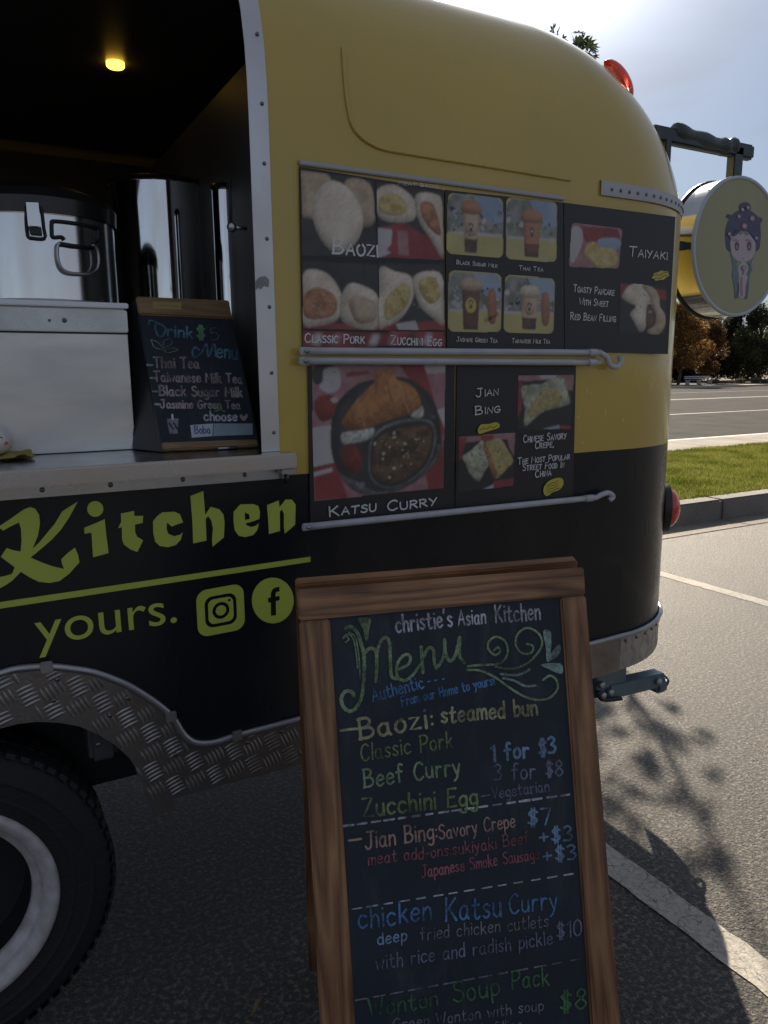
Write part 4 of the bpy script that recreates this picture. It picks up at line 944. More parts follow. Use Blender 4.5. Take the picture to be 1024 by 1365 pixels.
# -- bun poster (two by two photographs)
P1 = poster('black poster of four steamed bun photos captioned Baozi beside the serving window', [(399.5, 222), (591, 253), (594, 463), (404, 463)])
A = Photo(PF); f_ = rrect(A, (401, 226), (498, 240), (503, 345), (403, 340), TRY, 0)
clipq(A, f_, [(0, .0), (.35, 0), (.42, .2), (.3, .55), (.1, .55), (0, .5)], BUND); clipq(A, f_, [(.6, .05), (.95, .05), (1, .5), (.8, .6), (.65, .4)], BUND)
clipq(A, f_, [(.2, .25), (.38, .08), (.62, .12), (.8, .35), (.82, .6), (.68, .85), (.45, .95), (.25, .8), (.14, .5)], BUN)
A.done('photo_print', P1)
A = Photo(PF); f_ = rrect(A, (502, 242), (590, 255), (592, 347), (504, 343), TRY, 0)
clipq(A, f_, [(0, .6), (.4, .5), (.7, .65), (1, .6), (1, 1), (0, 1)], RCL, 0); clipq(A, f_, [(.0, .6), (.22, .6), (.2, .8), (.05, 1), (0, 1)], WCL, 0)
for k in range(3): clipq(A, f_, [(.05, .65 + k * .11), (.2, .7 + k * .11), (.08, .76 + k * .11)], WCL, 0)
clipq(A, f_, [(.3, .62), (.45, .62), (.46, .95), (.3, .95)], PNK, 0)
clipq(A, f_, [(0, .12), (.25, 0), (.55, .15), (.58, .4), (.4, .5), (.1, .5), (0, .4)], BUN); clipq(A, f_, [(.58, .1), (.9, .05), (1, .2), (1, .95), (.8, .7), (.62, .45)], BUN)
clipq(A, f_, [(.05, .2), (.3, .12), (.45, .3), (.3, .42), (.05, .38)], EGG); clipq(A, f_, [(.66, .2), (.85, .2), (.97, .6), (.85, .6), (.68, .4)], PORK)
A.done('photo_print', P1)
A = Photo(PF); f_ = rrect(A, (403, 347), (504, 352), (505, 440), (404, 438), TRY, 0)
clipq(A, f_, [(0, .9), (1, .92), (1, 1), (0, 1)], RCL, 0)
clipq(A, f_, [(0, .22), (.2, .12), (.4, .25), (.52, .55), (.45, .85), (.2, .95), (0, .9)], BUN); clipq(A, f_, [(.5, .5), (.62, .3), (.85, .35), (1, .5), (1, .95), (.7, .97), (.5, .85)], BUN)
clipq(A, f_, [(.02, .5), (.2, .38), (.42, .5), (.42, .75), (.2, .85), (.02, .8)], PORK); clipq(A, f_, [(.6, .55), (.8, .5), (.97, .6), (.95, .85), (.7, .88)], BUND); speck(A, f_, 40, .05, .45, .4, .8, [BUND, PORK], .012, .03, 3)
A.done('photo_print', P1)
A = Photo(PF); f_ = rrect(A, (505, 350), (591, 352), (593, 440), (505, 440), TRY, 0)
clipq(A, f_, [(0, .85), (.5, .9), (1, .82), (1, 1), (0, 1)], RCL, 0); clipq(A, f_, [(.25, .9), (.55, .85), (.6, 1), (.3, 1)], WCL, 0)
clipq(A, f_, [(0, .1), (.25, .12), (.5, .2), (.52, .5), (.35, .8), (.1, .95), (0, .9)], BUN); clipq(A, f_, [(.52, .2), (.85, .1), (1, .25), (1, .9), (.8, .8), (.6, .6)], BUN)
clipq(A, f_, [(.1, .55), (.35, .3), (.48, .4), (.4, .65), (.12, .85)], EGG); clipq(A, f_, [(.62, .25), (.85, .2), (.95, .45), (.8, .6), (.64, .45)], EGG); speck(A, f_, 50, .1, .2, .9, .8, [PORK, EGG, printm('print_herb', (.1, .16, .04), (.16, .22, .06))], .01, .025, 5, [(.1, .3), (.9, .2), (.9, .55), (.2, .8)])
A.done('photo_print', P1)
A = Art(PF); f_ = rrect(A, (404, 438), (505, 440), (594, 440), (404, 462), RCL, 0)
A = Photo(PF); q0 = rrect(A, (404, 441), (593, 443), (594, 462), (404, 462), RCL, 0)
for k in range(7): clipq(A, q0, [(.08 + k * .13, .1), (.13 + k * .13, .1), (.11 + k * .13, .9), (.05 + k * .13, .8)], [WCL, PNK, TRY][k % 3], 0)
A.done('cloth_print', P1)
A = Art(PF, .0016); A.text('BAOZI', (443, 338), (502, 342), 20, INK, 2.6, smallcap=True); A.text('CLASSIC PORK', (406, 456), (485, 458), 12, INK, 1.6, smallcap=True)
A.text('ZUCCHINI EGG', (521, 459), (588, 461), 12, INK, 1.5, smallcap=True); A.text('MEAT BAOZI', (531, 246), (584, 251), 4, INK, .6); A.done('caption', P1)
# -- drinks poster
P2 = poster('black poster of four iced drink photos captioned with tea and milk names', [(593.5, 253), (751, 270), (752, 467), (596, 464)])
CAP = [('BLACK SUGAR MILK', (608, 352), (662, 357), 5.5), ('THAI TEA', (691, 360), (723, 362), 6), ('JASMINE GREEN TEA', (608, 455), (662, 457), 6), ('TAIWANESE MILK TEA', (682, 457), (732, 458), 6)]
QD = [[(597, 256), (671, 264), (671, 344), (595, 338)], [(675, 262), (743, 269), (742, 350), (674, 345)], [(598, 360), (669, 365), (668, 443), (597, 442)], [(673, 366), (740, 371), (738, 445), (671, 443)]]
CUPS = [(CUPM, PEA, .42, .30), (CUPO, CUPD, .5, .36), (CUPD, CUPD, .42, .36), (CUPM, PEA, .5, .36)]
for k in range(4):
    A = Photo(PF); f_ = rrect(A, *QD[k], TBL, .10)
    clipq(A, f_, [(.005, .14), (.1, .02), (.9, .01), (.99, .12), (.995, .62), (.005, .64)], TWN, 0); clipq(A, f_, [(.45, .02), (.9, .01), (.99, .12), (.99, .4), (.8, .45), (.6, .3)], SKY_, 0)
    speck(A, f_, 38, .03, .25, .97, .6, [TWN, WCL, TRY, printm('print_herb', (.1, .16, .04), (.16, .22, .06)), SKY_], .02, .06, k + 11)
    clipq(A, f_, [(.02, .62), (.98, .6), (.98, .645), (.02, .66)], WCL, 0)
    if k > 1: clipq(A, f_, [(.74, .32), (.88, .3), (.9, .8), (.76, .8)], ORG)
    cup, base, cx_, wd = CUPS[k]; tp_, bt = (.22, .93) if k % 2 else (.16, .95)
    clipq(A, f_, [(cx_ - wd / 2 + .0, tp_), (cx_ + wd / 2, tp_), (cx_ + wd / 2 - .05, bt), (cx_ - wd / 2 + .05, bt)], cup, 0)
    clipq(A, f_, [(cx_ - wd / 2 - .02, tp_ + .02), (cx_ - wd * .3, tp_ - .06), (cx_ + wd * .3, tp_ - .06), (cx_ + wd / 2 + .02, tp_ + .02), (cx_ + wd / 2, tp_ + .14), (cx_ - wd / 2, tp_ + .14)], [CUPO, CUPO, BUND, BUN][k])
    clipq(A, f_, [(cx_ - wd / 2 + .035, .72), (cx_ + wd / 2 - .035, .72), (cx_ + wd / 2 - .05, bt), (cx_ - wd / 2 + .05, bt)], base, 0)
    if k != 1: clipq(A, f_, [(cx_ + .1 * math.cos(a), .55 + .13 * math.sin(a)) for a in np.linspace(0, 6.28, 18)[:-1]], YTG if k == 2 else CUPM, 0)
    clipq(A, f_, [(cx_ + .045 * math.cos(a), .50 + .045 * math.sin(a)) for a in np.linspace(0, 6.28, 12)[:-1]], HAIR, 0)
    clipq(A, f_, [(cx_ + .028 * math.cos(a), .51 + .028 * math.sin(a)) for a in np.linspace(0, 6.28, 12)[:-1]], SKN, 0)
    clipq(A, f_, [(cx_ - .02, .54), (cx_ + .02, .54), (cx_ + .03, .6), (cx_ - .03, .6)], HAIR, 0)
    A.done('photo_print', P2)
A = Art(PF, .0022)
for st, a, b, h in CAP: A.text(st, a, b, h, INK, .75, smallcap=True)
A.text('New!', (647, 430), (664, 421), 6, BLKI, .7); A.done('caption', P2)
# -- fish cake poster
P3 = poster('dark blue-black poster of filled pancakes, captioned Taiyaki, by the rear corner', [(752, 270), (900.5, 289), (890.5, 472), (753, 468)])
A = Photo(PF); f_ = rrect(A, (762, 297), (830, 305), (825, 358), (758, 356), PNK, .06)
clipq(A, f_, [(.1, .05), (.9, .0), (1, .3), (.9, .5), (.3, .4)], RCL, 0); clipq(A, f_, [(.55, .3), (.95, .25), (.95, .5), (.6, .5)], SKY_); clipq(A, f_, [(.0, .15), (.2, .1), (.22, .5), (.05, .9)], WCL)
A.poly([(782, 325), (795, 322), (800, 329), (812, 330), (822, 335), (824, 348), (816, 357), (800, 359), (790, 352), (786, 345), (779, 341)], EGG, 4)
A.done('photo_print', P3)
A = Photo(PF); f_ = rrect(A, (827, 377), (889, 382), (887, 447), (825, 443), PBK, 0)
clipq(A, f_, [(0, 0), (.3, .03), (.2, .3), (0, .3)], RCL, 0); clipq(A, f_, [(.7, .05), (1, .08), (1, .28), (.85, .25)], RCL, 0)
A.poly([(829, 395), (838, 381), (850, 378), (862, 380), (872, 385), (877, 396), (874, 405), (866, 404), (862, 412), (863, 425), (860, 438), (853, 442), (846, 430), (840, 418), (848, 408), (838, 403)], BUN, 4)
A.poly([(856, 380), (872, 384), (879, 396), (880, 408), (887, 420), (886, 436), (877, 446), (866, 445), (863, 440), (873, 432), (874, 418), (868, 408), (866, 395)], BUND, 4)
A.poly([(864, 408), (872, 414), (873, 430), (865, 438), (861, 428)], CUPD, 4); speck(A, f_, 16, .3, .1, .75, .6, [BUND, EGG], .02, .05, 8)
A.done('photo_print', P3)
A = Art(PF, .0016); A.text('TAIYAKI', (838, 341), (888, 346), 13, INK, 1.4, smallcap=True)
A.text('TOASTY PANCAKE', (764, 389), (818, 394), 9.5, INK, 1.1, smallcap=True); A.text('WITH SWEET', (772, 406), (810, 409), 9, INK, 1.1, smallcap=True); A.text('RED BEAN FILLING', (760, 426), (820, 429), 9.5, INK, 1.1, smallcap=True); A.done('caption', P3)
def cloud(A, c, rx, ry, m_, n=7, seed=2, rot=-.25):
    rg = random.Random(seed); pts = []
    for i in range(n * 2):
        a = 2 * math.pi * i / (n * 2); k = 1.0 if i % 2 else .84; x, y = rx * k * math.cos(a), ry * k * math.sin(a)
        pts.append((c[0] + x * math.cos(rot) - y * math.sin(rot), c[1] + x * math.sin(rot) + y * math.cos(rot)))
    A.poly(pts, m_, 4)
A = Art(PF, .0018); cloud(A, (880, 367.5), 12.5, 6.5, YTG)
for k in range(2): A.stroke([(871, 368 + k * 4.5), (875, 366 + k * 4.5), (879, 367 + k * 4.2), (884, 364 + k * 4), (889, 363 + k * 4)], .7, BLKI, 4)
A.done('yellow_bubble', P3)
# -- cutlet poster
P4 = poster('black poster with one large photo of fried cutlet and curry', [(411, 488), (606, 487), (606, 680), (414, 701)])
A = Photo(PF, 190); f_ = rrect(A, (415, 485), (594, 486), (591, 650), (419, 668), PNK, 0)
def c6(p): return (400 + p[0] / 4.6545, 470 + p[1] / 4.6545)
def P6(pts, m_, sm=0): A.poly([c6(p) for p in pts], m_, sm)
P6([(70, 75), (430, 75), (440, 170), (100, 190)], PNK); P6([(290, 120), (430, 110), (430, 130), (290, 150)], RCL); P6([(440, 75), (620, 75), (630, 150), (440, 160)], PNK)
P6([(620, 75), (770, 75), (900, 440), (880, 560), (740, 250)], RCL); P6([(770, 75), (902, 75), (902, 120), (790, 130)], WCL); P6([(790, 140), (902, 130), (902, 340), (850, 350)], PNK); P6([(850, 355), (902, 335), (902, 480), (880, 420)], WCL)
P6([(75, 465), (200, 445), (215, 680), (85, 710)], WCL); P6([(85, 710), (220, 680), (300, 900), (92, 915)], RCL); P6([(85, 740), (200, 710), (205, 735), (87, 768)], WCL); P6([(780, 760), (895, 560), (890, 845), (800, 850)], RCL)
P6([(70, 180), (150, 240), (130, 310), (90, 330), (75, 300)], PNK); P6([(200, 250), (300, 190), (330, 230), (200, 330)], PNK)
P6([(195, 450), (220, 330), (330, 210), (450, 165), (640, 150), (760, 210), (840, 320), (875, 480), (870, 620), (800, 730), (680, 820), (560, 870), (450, 880), (330, 850), (240, 740), (195, 600)], TRY, 5)
P6([(225, 460), (250, 350), (350, 240), (450, 185), (620, 170), (740, 230), (810, 330), (830, 400), (700, 420), (520, 450), (430, 520), (390, 600), (400, 740), (350, 780), (280, 700), (230, 590)], printm('print_tray_inner', (.05, .052, .056), (.03, .03, .035), 60), 5)
P6([(425, 640), (440, 540), (510, 460), (640, 415), (780, 410), (835, 450), (845, 560), (800, 690), (700, 790), (590, 840), (490, 830), (430, 760)], TRG, 5)
P6([(437, 640), (452, 548), (520, 473), (645, 430), (775, 425), (822, 460), (830, 560), (788, 682), (692, 778), (590, 825), (498, 815), (442, 750)], TRY, 5)
P6([(447, 640), (465, 560), (530, 500), (650, 460), (770, 450), (810, 480), (815, 560), (775, 670), (685, 760), (590, 805), (510, 795), (452, 735)], CUR, 5)
P6([(235, 720), (270, 760), (360, 800), (400, 830), (480, 860), (560, 850), (700, 800), (830, 660), (860, 560), (868, 620), (800, 728), (680, 818), (560, 866), (450, 876), (330, 846), (245, 745)], TRG, 3)
P6([(262, 500), (350, 480), (460, 465), (440, 530), (330, 560), (270, 565)], RIC, 4); P6([(690, 380), (750, 330), (770, 355), (760, 395), (710, 400)], RIC, 4)
P6([(258, 430), (275, 400), (330, 320), (410, 230), (465, 180), (470, 130), (520, 100), (590, 115), (600, 160), (690, 200), (735, 260), (750, 330), (690, 375), (570, 410), (480, 445), (360, 480), (280, 465)], KAT, 5)
DKK = mat('print_cutlet_seam', (.20, .07, .02), .5); LTK = mat('print_cutlet_edge', (.55, .33, .14), .5)
for pts, m_ in (([(360, 280), (375, 370), (405, 460)], LTK), ([(478, 180), (470, 250)], DKK), ([(545, 180), (560, 260), (590, 330)], DKK), ([(628, 190), (645, 280), (680, 370)], LTK), ([(505, 340), (525, 410)], DKK)):
    A.stroke([c6(p) for p in pts], 1.3, m_, 5)
P6([(250, 610), (280, 580), (330, 560), (370, 620), (385, 700), (350, 745), (300, 730), (265, 680)], RAD, 5)
g_ = lambda a, b: A.f.uv(*c6((a * 1000, b * 1000)))
speck(A, lambda a, b: A.f.uv(*c6((a * 1000, b * 1000))), 85, .46, .47, .81, .79, [GLS, CUR, GLS, printm('print_curry_light', (.24, .13, .05), (.12, .06, .03), 60)], .003, .014, 4, [(.46, .56), (.55, .48), (.8, .46), (.8, .6), (.7, .75), (.55, .79), (.47, .72)])
speck(A, lambda a, b: A.f.uv(*c6((a * 1000, b * 1000))), 70, .27, .2, .73, .46, [LTK, DKK, KAT], .003, .009, 9, [(.28, .43), (.42, .24), (.6, .18), (.73, .3), (.6, .4)])
for cx_, cy_, r in ((828, 397, 12), (390, 815, 18)): P6([(cx_ + r * math.cos(a), cy_ + r * math.sin(a)) for a in np.linspace(0, 6.28, 14)[:-1]], TRG)
# little white figurine printed at the photo's corner
P6([(85, 330), (120, 270), (190, 260), (230, 300), (200, 400), (130, 420)], RAD, 4); P6([(120, 200), (140, 110), (230, 90), (255, 150), (245, 220), (190, 250), (140, 230)], WCL, 5); P6([(72, 110), (110, 70), (210, 75), (150, 100), (140, 180), (100, 195), (75, 150)], TRY, 4)
P6([(190, 285), (225, 272), (238, 295), (210, 310)], WCL, 3); A.stroke([c6((195, 128)), c6((210, 118)), c6((225, 124))], .7, BLKI); A.stroke([c6((150, 172)), c6((160, 163)), c6((170, 168))], .7, BLKI); A.stroke([c6((190, 180)), c6((200, 185)), c6((210, 178))], .6, BLKI)
A.done('photo_print', P4)
A = Art(PF, .004); A.text('KATSU', (438, 688), (499, 681), 13, INK, 1.9, smallcap=True); A.text('CURRY', (515, 681), (580, 673), 13, INK, 1.9, smallcap=True); A.done('caption', P4)
# -- crepe poster
P5 = poster('black poster with two square crepe photos beside the cutlet poster', [(609.5, 487), (768, 487), (764, 661.5), (607, 679)])
def c7(p): return (600 + p[0] / 5.689, 470 + p[1] / 5.689)
A = Photo(PF); Q7 = lambda pts, m_, sm=0: A.poly([c7(p) for p in pts], m_, sm)
Q7([(518, 175), (940, 170), (915, 580), (508, 585)], PBK); Q7([(518, 175), (940, 170), (937, 200), (517, 215)], PNK); Q7([(518, 210), (555, 205), (545, 420), (512, 500)], RCL); Q7([(870, 195), (938, 195), (935, 290), (895, 280)], PNK); Q7([(680, 172), (810, 172), (800, 195), (690, 200)], WCL); Q7([(690, 580), (830, 545), (835, 575)], SKY_); Q7([(840, 548), (918, 555), (915, 580), (835, 575)], RCL)
S1 = [(550, 250), (700, 235), (760, 200), (880, 195), (890, 280), (915, 370), (880, 400), (720, 440), (640, 500), (580, 555), (560, 530), (570, 430), (548, 330)]
Q7(S1, CRP, 2); Q7([(660, 330), (740, 260), (840, 300), (830, 390), (720, 430), (620, 490), (600, 470)], CRY, 4)
h7 = lambda a, b: A.f.uv(*c7((a * 1000, b * 1000)))
speck(A, h7, 150, .55, .2, .91, .55, [CRY, CRP, WCL, printm('print_herb', (.1, .16, .04), (.16, .22, .06))], .004, .013, 21, [(a / 1000, b / 1000) for a, b in S1])
A.done('photo_print', P5)
A = Photo(PF); Q7([(68, 635), (495, 608), (480, 1010), (58, 1055)], PBK); Q7([(68, 635), (495, 608), (490, 650), (66, 680)], PNK); Q7([(66, 640), (130, 640), (90, 800), (62, 820)], RCL); Q7([(430, 615), (494, 610), (488, 780), (450, 720)], PNK); Q7([(330, 970), (482, 950), (480, 1010), (335, 1028)], RCL); Q7([(250, 1035), (330, 995), (330, 1028)], SKY_); Q7([(230, 625), (330, 620), (340, 660), (240, 670)], RCL)
S2 = [(92, 790), (160, 740), (240, 665), (265, 700), (300, 840), (260, 900), (225, 975), (180, 950), (140, 900), (120, 840)]
S3 = [(262, 690), (300, 665), (380, 645), (430, 720), (482, 820), (430, 880), (370, 945), (330, 940), (300, 820)]
Q7(S2, CRP, 2); Q7(S3, CRY, 2); Q7([(250, 700), (275, 690), (310, 780), (355, 900), (345, 945), (320, 930), (290, 830)], KAT, 3)
speck(A, h7, 110, .1, .67, .3, .96, [CRP, WCL, printm('print_herb', (.1, .16, .04), (.16, .22, .06)), CRY], .004, .012, 22, [(a / 1000, b / 1000) for a, b in S2]); speck(A, h7, 110, .27, .65, .48, .94, [CRP, CRY, BUND, printm('print_herb', (.1, .16, .04), (.16, .22, .06))], .004, .012, 23, [(a / 1000, b / 1000) for a, b in S3])
A.done('photo_print', P5)
A = Art(PF, .0036); T7 = lambda st, a, b, h, wd: A.text(st, c7(a), c7(b), h, INK, wd, smallcap=True)
T7('JIAN', (190, 335), (357, 322), 11, 1.3); T7('BING', (185, 472), (372, 452), 11, 1.3); T7('CHINESE SAVORY', (550, 682), (872, 652), 9.5, 1.1); T7('CREPE,', (638, 728), (775, 715), 9, 1.1)
T7('THE MOST POPULAR', (510, 845), (898, 808), 8.5, 1.0); T7('STREET FOOD IN', (545, 895), (855, 870), 8.5, 1.0); T7('CHINA', (640, 947), (758, 930), 9, 1.1); A.done('caption', P5)
A = Art(PF, .0036); A.poly([c7(p) for p in [(205, 580), (230, 545), (290, 540), (340, 528), (370, 545), (362, 570), (320, 585), (270, 600), (215, 615)]], YTG, 4); A.stroke([c7(p) for p in [(225, 585), (250, 572), (270, 580), (295, 562), (325, 568), (352, 552)]], .8, BLKI); A.done('yellow_bubble', P5)
A = Art(PF, .0036); A.poly([c7(p) for p in [(705, 1020), (740, 975), (800, 950), (845, 955), (853, 1000), (820, 1040), (770, 1060), (735, 1085), (705, 1070)]], YTG, 4)
for k in range(4): A.stroke([c7((722 + k * 4 + x * 22, 1008 + k * 18 - x * 9 + 4 * math.sin(x * 2.5 + k))) for x in range(5)], .7, BLKI, 3)
A.done('yellow_bubble', P5)

# ================================================================== ROUND SIGN
SC = (2.46, .19, 1.882); SR = .237
SG = empty('hanging_sign', (2.30, .25, 2.2), 'round yellow double-faced sign drum hanging from a dark arm at the trailer rear', 'sign')
DM = mat('drum_chrome', (.55, .55, .56), .12, metal=1, col2=(.42, .41, .4), nscale=3, rvar=.04)
lathe('drum', [(SR - .006, .0), (SR, .004), (SR, .10), (SR - .012, .106), (.001, .106)], SC, (0, 1, 0), DM, SG, 72)
lathe('face_rim', [(SR - .010, .001), (SR - .009, -.004), (SR + .001, -.004), (SR + .002, .006)], SC, (0, 1, 0), mat('rim_blue_white', (.42, .50, .58), .35), SG, 72)
lathe('face_panel', [(.0005, -.001), (SR - .0095, -.001), (SR - .0095, .004)], SC, (0, 1, 0), mat('sign_yellow', (.34, .32, .17), .4, col2=(.30, .285, .16), nscale=4, coat=.2), SG, 72)
lathe('back_rim', [(SR, .094), (SR + .006, .096), (SR + .006, .108), (SR - .01, .109)], SC, (0, 1, 0), DRK, SG, 72)
for a in (-2.2, -.9, .6, 2.3):
    screw((SC[0] + (SR + .002) * math.cos(a), SC[1] + .012, SC[2] + (SR + .002) * math.sin(a)), (math.cos(a), 0, math.sin(a)), SG, .7)
SF = Frame((SC[0], SC[1] - .0012, SC[2]), (1, 0, 0), (0, 0, 1))
def c8(p): return (920 + p[0] / 6.827, 230 + p[1] / 6.827)
A = Art(SF); E_ = lambda pts, m_, sm=4: A.poly([c8(p) for p in pts], m_, sm)
HR = printm('emblem_hair', (.075, .07, .16), (.045, .045, .10), 60); FCE = mat('emblem_face', (.46, .40, .44), .5); ROB = printm('emblem_robe', (.10, .15, .22), (.16, .2, .28), 50); PKE = mat('emblem_pink', (.38, .20, .26), .5); LIN = mat('emblem_line', (.10, .09, .16), .5); PAL = mat('emblem_pale', (.44, .42, .46), .5)
E_([(445, 330), (450, 290), (500, 268), (545, 290), (550, 340), (500, 370)], HR); E_([(325, 405), (335, 380), (370, 385), (380, 415), (350, 420)], HR); E_([(605, 420), (620, 405), (655, 420), (645, 455), (615, 450)], HR)
E_([(322, 610), (325, 500), (370, 400), (430, 350), (500, 340), (570, 360), (630, 430), (640, 520), (638, 620), (600, 720), (360, 720)], HR)
E_([(365, 660), (375, 600), (420, 570), (440, 545), (480, 530), (530, 550), (560, 590), (592, 640), (590, 720), (560, 780), (500, 812), (440, 805), (385, 760)], FCE)
E_([(360, 725), (385, 770), (430, 805), (420, 850), (440, 950), (430, 1080), (430, 1145), (405, 1140), (400, 1040), (380, 940), (390, 850)], ROB); E_([(595, 730), (560, 790), (520, 820), (540, 860), (510, 960), (500, 1080), (495, 1145), (520, 1140), (535, 1040), (540, 940), (565, 880), (555, 830)], ROB)
E_([(430, 880), (450, 830), (480, 815), (510, 835), (525, 880), (500, 930), (520, 940), (505, 1040), (495, 1130), (440, 1130), (440, 1000), (440, 930)], PAL); E_([(450, 950), (475, 950), (478, 1130), (452, 1130)], PKE, 0)
for x in (423, 535):
    E_([(x - 20, 670), (x - 12, 635), (x + 10, 635), (x + 20, 665), (x + 12, 705), (x - 10, 708)], LIN); E_([(x - 10, 680), (x, 660), (x + 10, 680), (x, 700)], PKE); E_([(x - 38, 625), (x - 20, 605), (x + 5, 612), (x + 25, 630), (x, 622)], PKE)
E_([(470, 782), (485, 782), (478, 792)], PKE, 0)
for cx_, cy_, r in ((490, 488, 26), (560, 418, 24), (440, 400, 18), (598, 598, 16), (370, 590, 16), (520, 320, 18), (470, 340, 14), (350, 560, 14), (480, 870, 22)):
    E_([(cx_ + r * math.cos(a), cy_ + r * math.sin(a)) for a in np.linspace(0, 6.28, 9)[:-1]], PKE if r > 15 else PAL); E_([(cx_ + r * .45 * math.cos(a), cy_ + r * .45 * math.sin(a)) for a in np.linspace(0, 6.28, 9)[:-1]], PAL)
for pts in ([(400, 560), (430, 520), (450, 560), (480, 530), (510, 565), (540, 540), (580, 590)], [(430, 1000), (435, 1060), (420, 1140)], [(510, 1000), (505, 1060), (510, 1140)], [(460, 860), (480, 900), (465, 930)]): A.stroke([c8(p) for p in pts], 1.0, LIN, 4)
A.done('girl_emblem', SG)
ARM = mat('arm_black', (.035, .05, .055), .4, metal=.3, col2=(.06, .08, .085), nscale=12)
YA = .24; a0 = W(884, 180, 'Y', YA); a1 = W(1001, 205, 'Y', YA)
zt = (a0[2] + a1[2]) / 2
pts = [(2.02, YA, zt - .02), (2.16, YA, zt + .012), (2.25, YA, zt + .004), (2.36, YA, zt - .006), (2.42, YA, zt - .004), (2.46, YA, zt + .002), (2.56, YA, zt + .0)]
beam('sign_arm', (2.05, YA, zt), (2.56, YA, zt), .035, .05, ARM, SG, .008)
tube('arm_wrap', [(x, y, z + .008) for x, y, z in smooth_path(pts[1:6], 4)], [.027 + .004 * math.sin(i * 1.3) for i in range(17)], ARM, SG, 10)
beam('hanger_post', (2.475, YA, SC[2] + SR - .01), (2.475, YA, zt + .01), .035, .048, ARM, SG, .004)
beam('wall_bracket', (2.115, YA, zt - .22), (2.115, YA, zt - .01), .04, .03, ARM, SG, .004)
beam('lower_bar', (2.10, SC[1] + .05, SC[2] - .005), (2.25, SC[1] + .05, SC[2] - .005), .02, .03, ARM, SG, .003)

# ================================================================== THINGS INSIDE THE WINDOW
CB = empty('prep_cabinet', (-.2, .5, 1.276), 'brushed steel cabinet standing on the serving counter with a pot on top', 'cabinet')
cy_ = .235; zc = W(90, 402, 'Y', cy_)[2]
box('cabinet_body', (-.8, cy_, 1.278), (.352, .60, zc - .012), PNL, CB, .004)
box('cabinet_top', (-.8, cy_ - .012, zc - .012), (.356, .60, zc), mat('cabinet_edge', (.66, .68, .74), .3, metal=.4), CB, .002)
box('cabinet_front_band', (-.8, cy_ - .006, zc - .066), (.353, cy_ - .0005, zc - .016), STL, CB, .002)
q = W(86, 427, 'Y', cy_ - .007); screw(tuple(q), parent=CB); q = W(66, 427, 'Y', cy_ - .007); screw(tuple(q), parent=CB, s=.6)
box('cabinet_panel_seam', (-.8, cy_ - .0025, zc - .0705), (.351, cy_ - .0002, zc - .0665), DRK, CB, 0)
# insulated pot with latch and bail handle
pc = (.197, cy_ + .19, zc)
q0_, q1_ = W(-30, 330, 'Y', pc[1]), W(141, 330, 'Y', pc[1])
pr = .172
PT = empty('insulated_pot', pc, 'large polished steel pot with black lid, front latch and wire handle on the steel cabinet', 'pot')
zr = W(60, 281, 'Y', pc[1] - pr)[2]
lathe('pot_body', [(.001, .0), (pr * .97, 0), (pr, .006), (pr, zr - zc - .006), (pr + .004, zr - zc), (pr - .006, zr - zc)], pc, (0, 0, 1), POT, PT, 72)
lathe('pot_lid', [(pr + .006, zr - zc - .004), (pr + .008, zr - zc + .03), (pr - .01, zr - zc + .052), (.10, zr - zc + .075), (.001, zr - zc + .082)], pc, (0, 0, 1), mat('lid_black', (.012, .012, .013), .35, coat=.2), PT, 72)
def on_pot(px, py, off=.004):
    r = ray(px, py); d = r[:2]; o_ = CAM[:2] - np.array(pc[:2]); R_ = pr + off
    a = d @ d; b = 2 * o_ @ d; c = o_ @ o_ - R_ * R_; D_ = max(b * b - 4 * a * c, 0); t = (-b - math.sqrt(D_)) / (2 * a); return CAM + r * t
def c5(p): return (p[0] / 5.12, 230 + p[1] / 5.12)
tube('handle_plate', smooth_path([on_pot(*c5(p), .003) for p in [(440, 460), (420, 440), (362, 440), (355, 400), (355, 345), (370, 332), (500, 345), (640, 372), (668, 390), (668, 460), (640, 475)]], 4), .0042, DRK, PT, 8)
tube('wire_handle', smooth_path([on_pot(*c5(p), .012) for p in [(412, 480), (395, 500), (395, 580), (420, 650), (480, 685), (600, 692), (655, 670), (675, 620), (670, 540), (650, 500), (635, 498)]], 4), .0035, STL, PT, 8)
tube('handle_pivot', [on_pot(*c5(p), .008) for p in [(410, 485), (500, 500), (640, 515)]], .0045, DRK, PT, 8)
v = [on_pot(*c5(p), o_) for o_ in (.012, .018) for p in [(178, 202), (262, 205), (280, 368), (192, 362)]]
pyd('latch_plate', v, [(0, 1, 2, 3), (7, 6, 5, 4), (0, 4, 5, 1), (1, 5, 6, 2), (2, 6, 7, 3), (3, 7, 4, 0)], POT, PT)
tube('latch_wire', smooth_path([on_pot(*c5(p), .006) for p in [(180, 230), (178, 330), (188, 430), (210, 445), (305, 448), (300, 380), (285, 260), (268, 232)]], 3), .0035, DRK, PT, 8)
v = [on_pot(*c5(p), o_) for o_ in (.002, .012) for p in [(195, 370), (282, 375), (290, 425), (205, 418)]]
pyd('latch_base', v, [(0, 1, 2, 3), (7, 6, 5, 4), (0, 4, 5, 1), (1, 5, 6, 2), (2, 6, 7, 3), (3, 7, 4, 0)], DRK, PT)
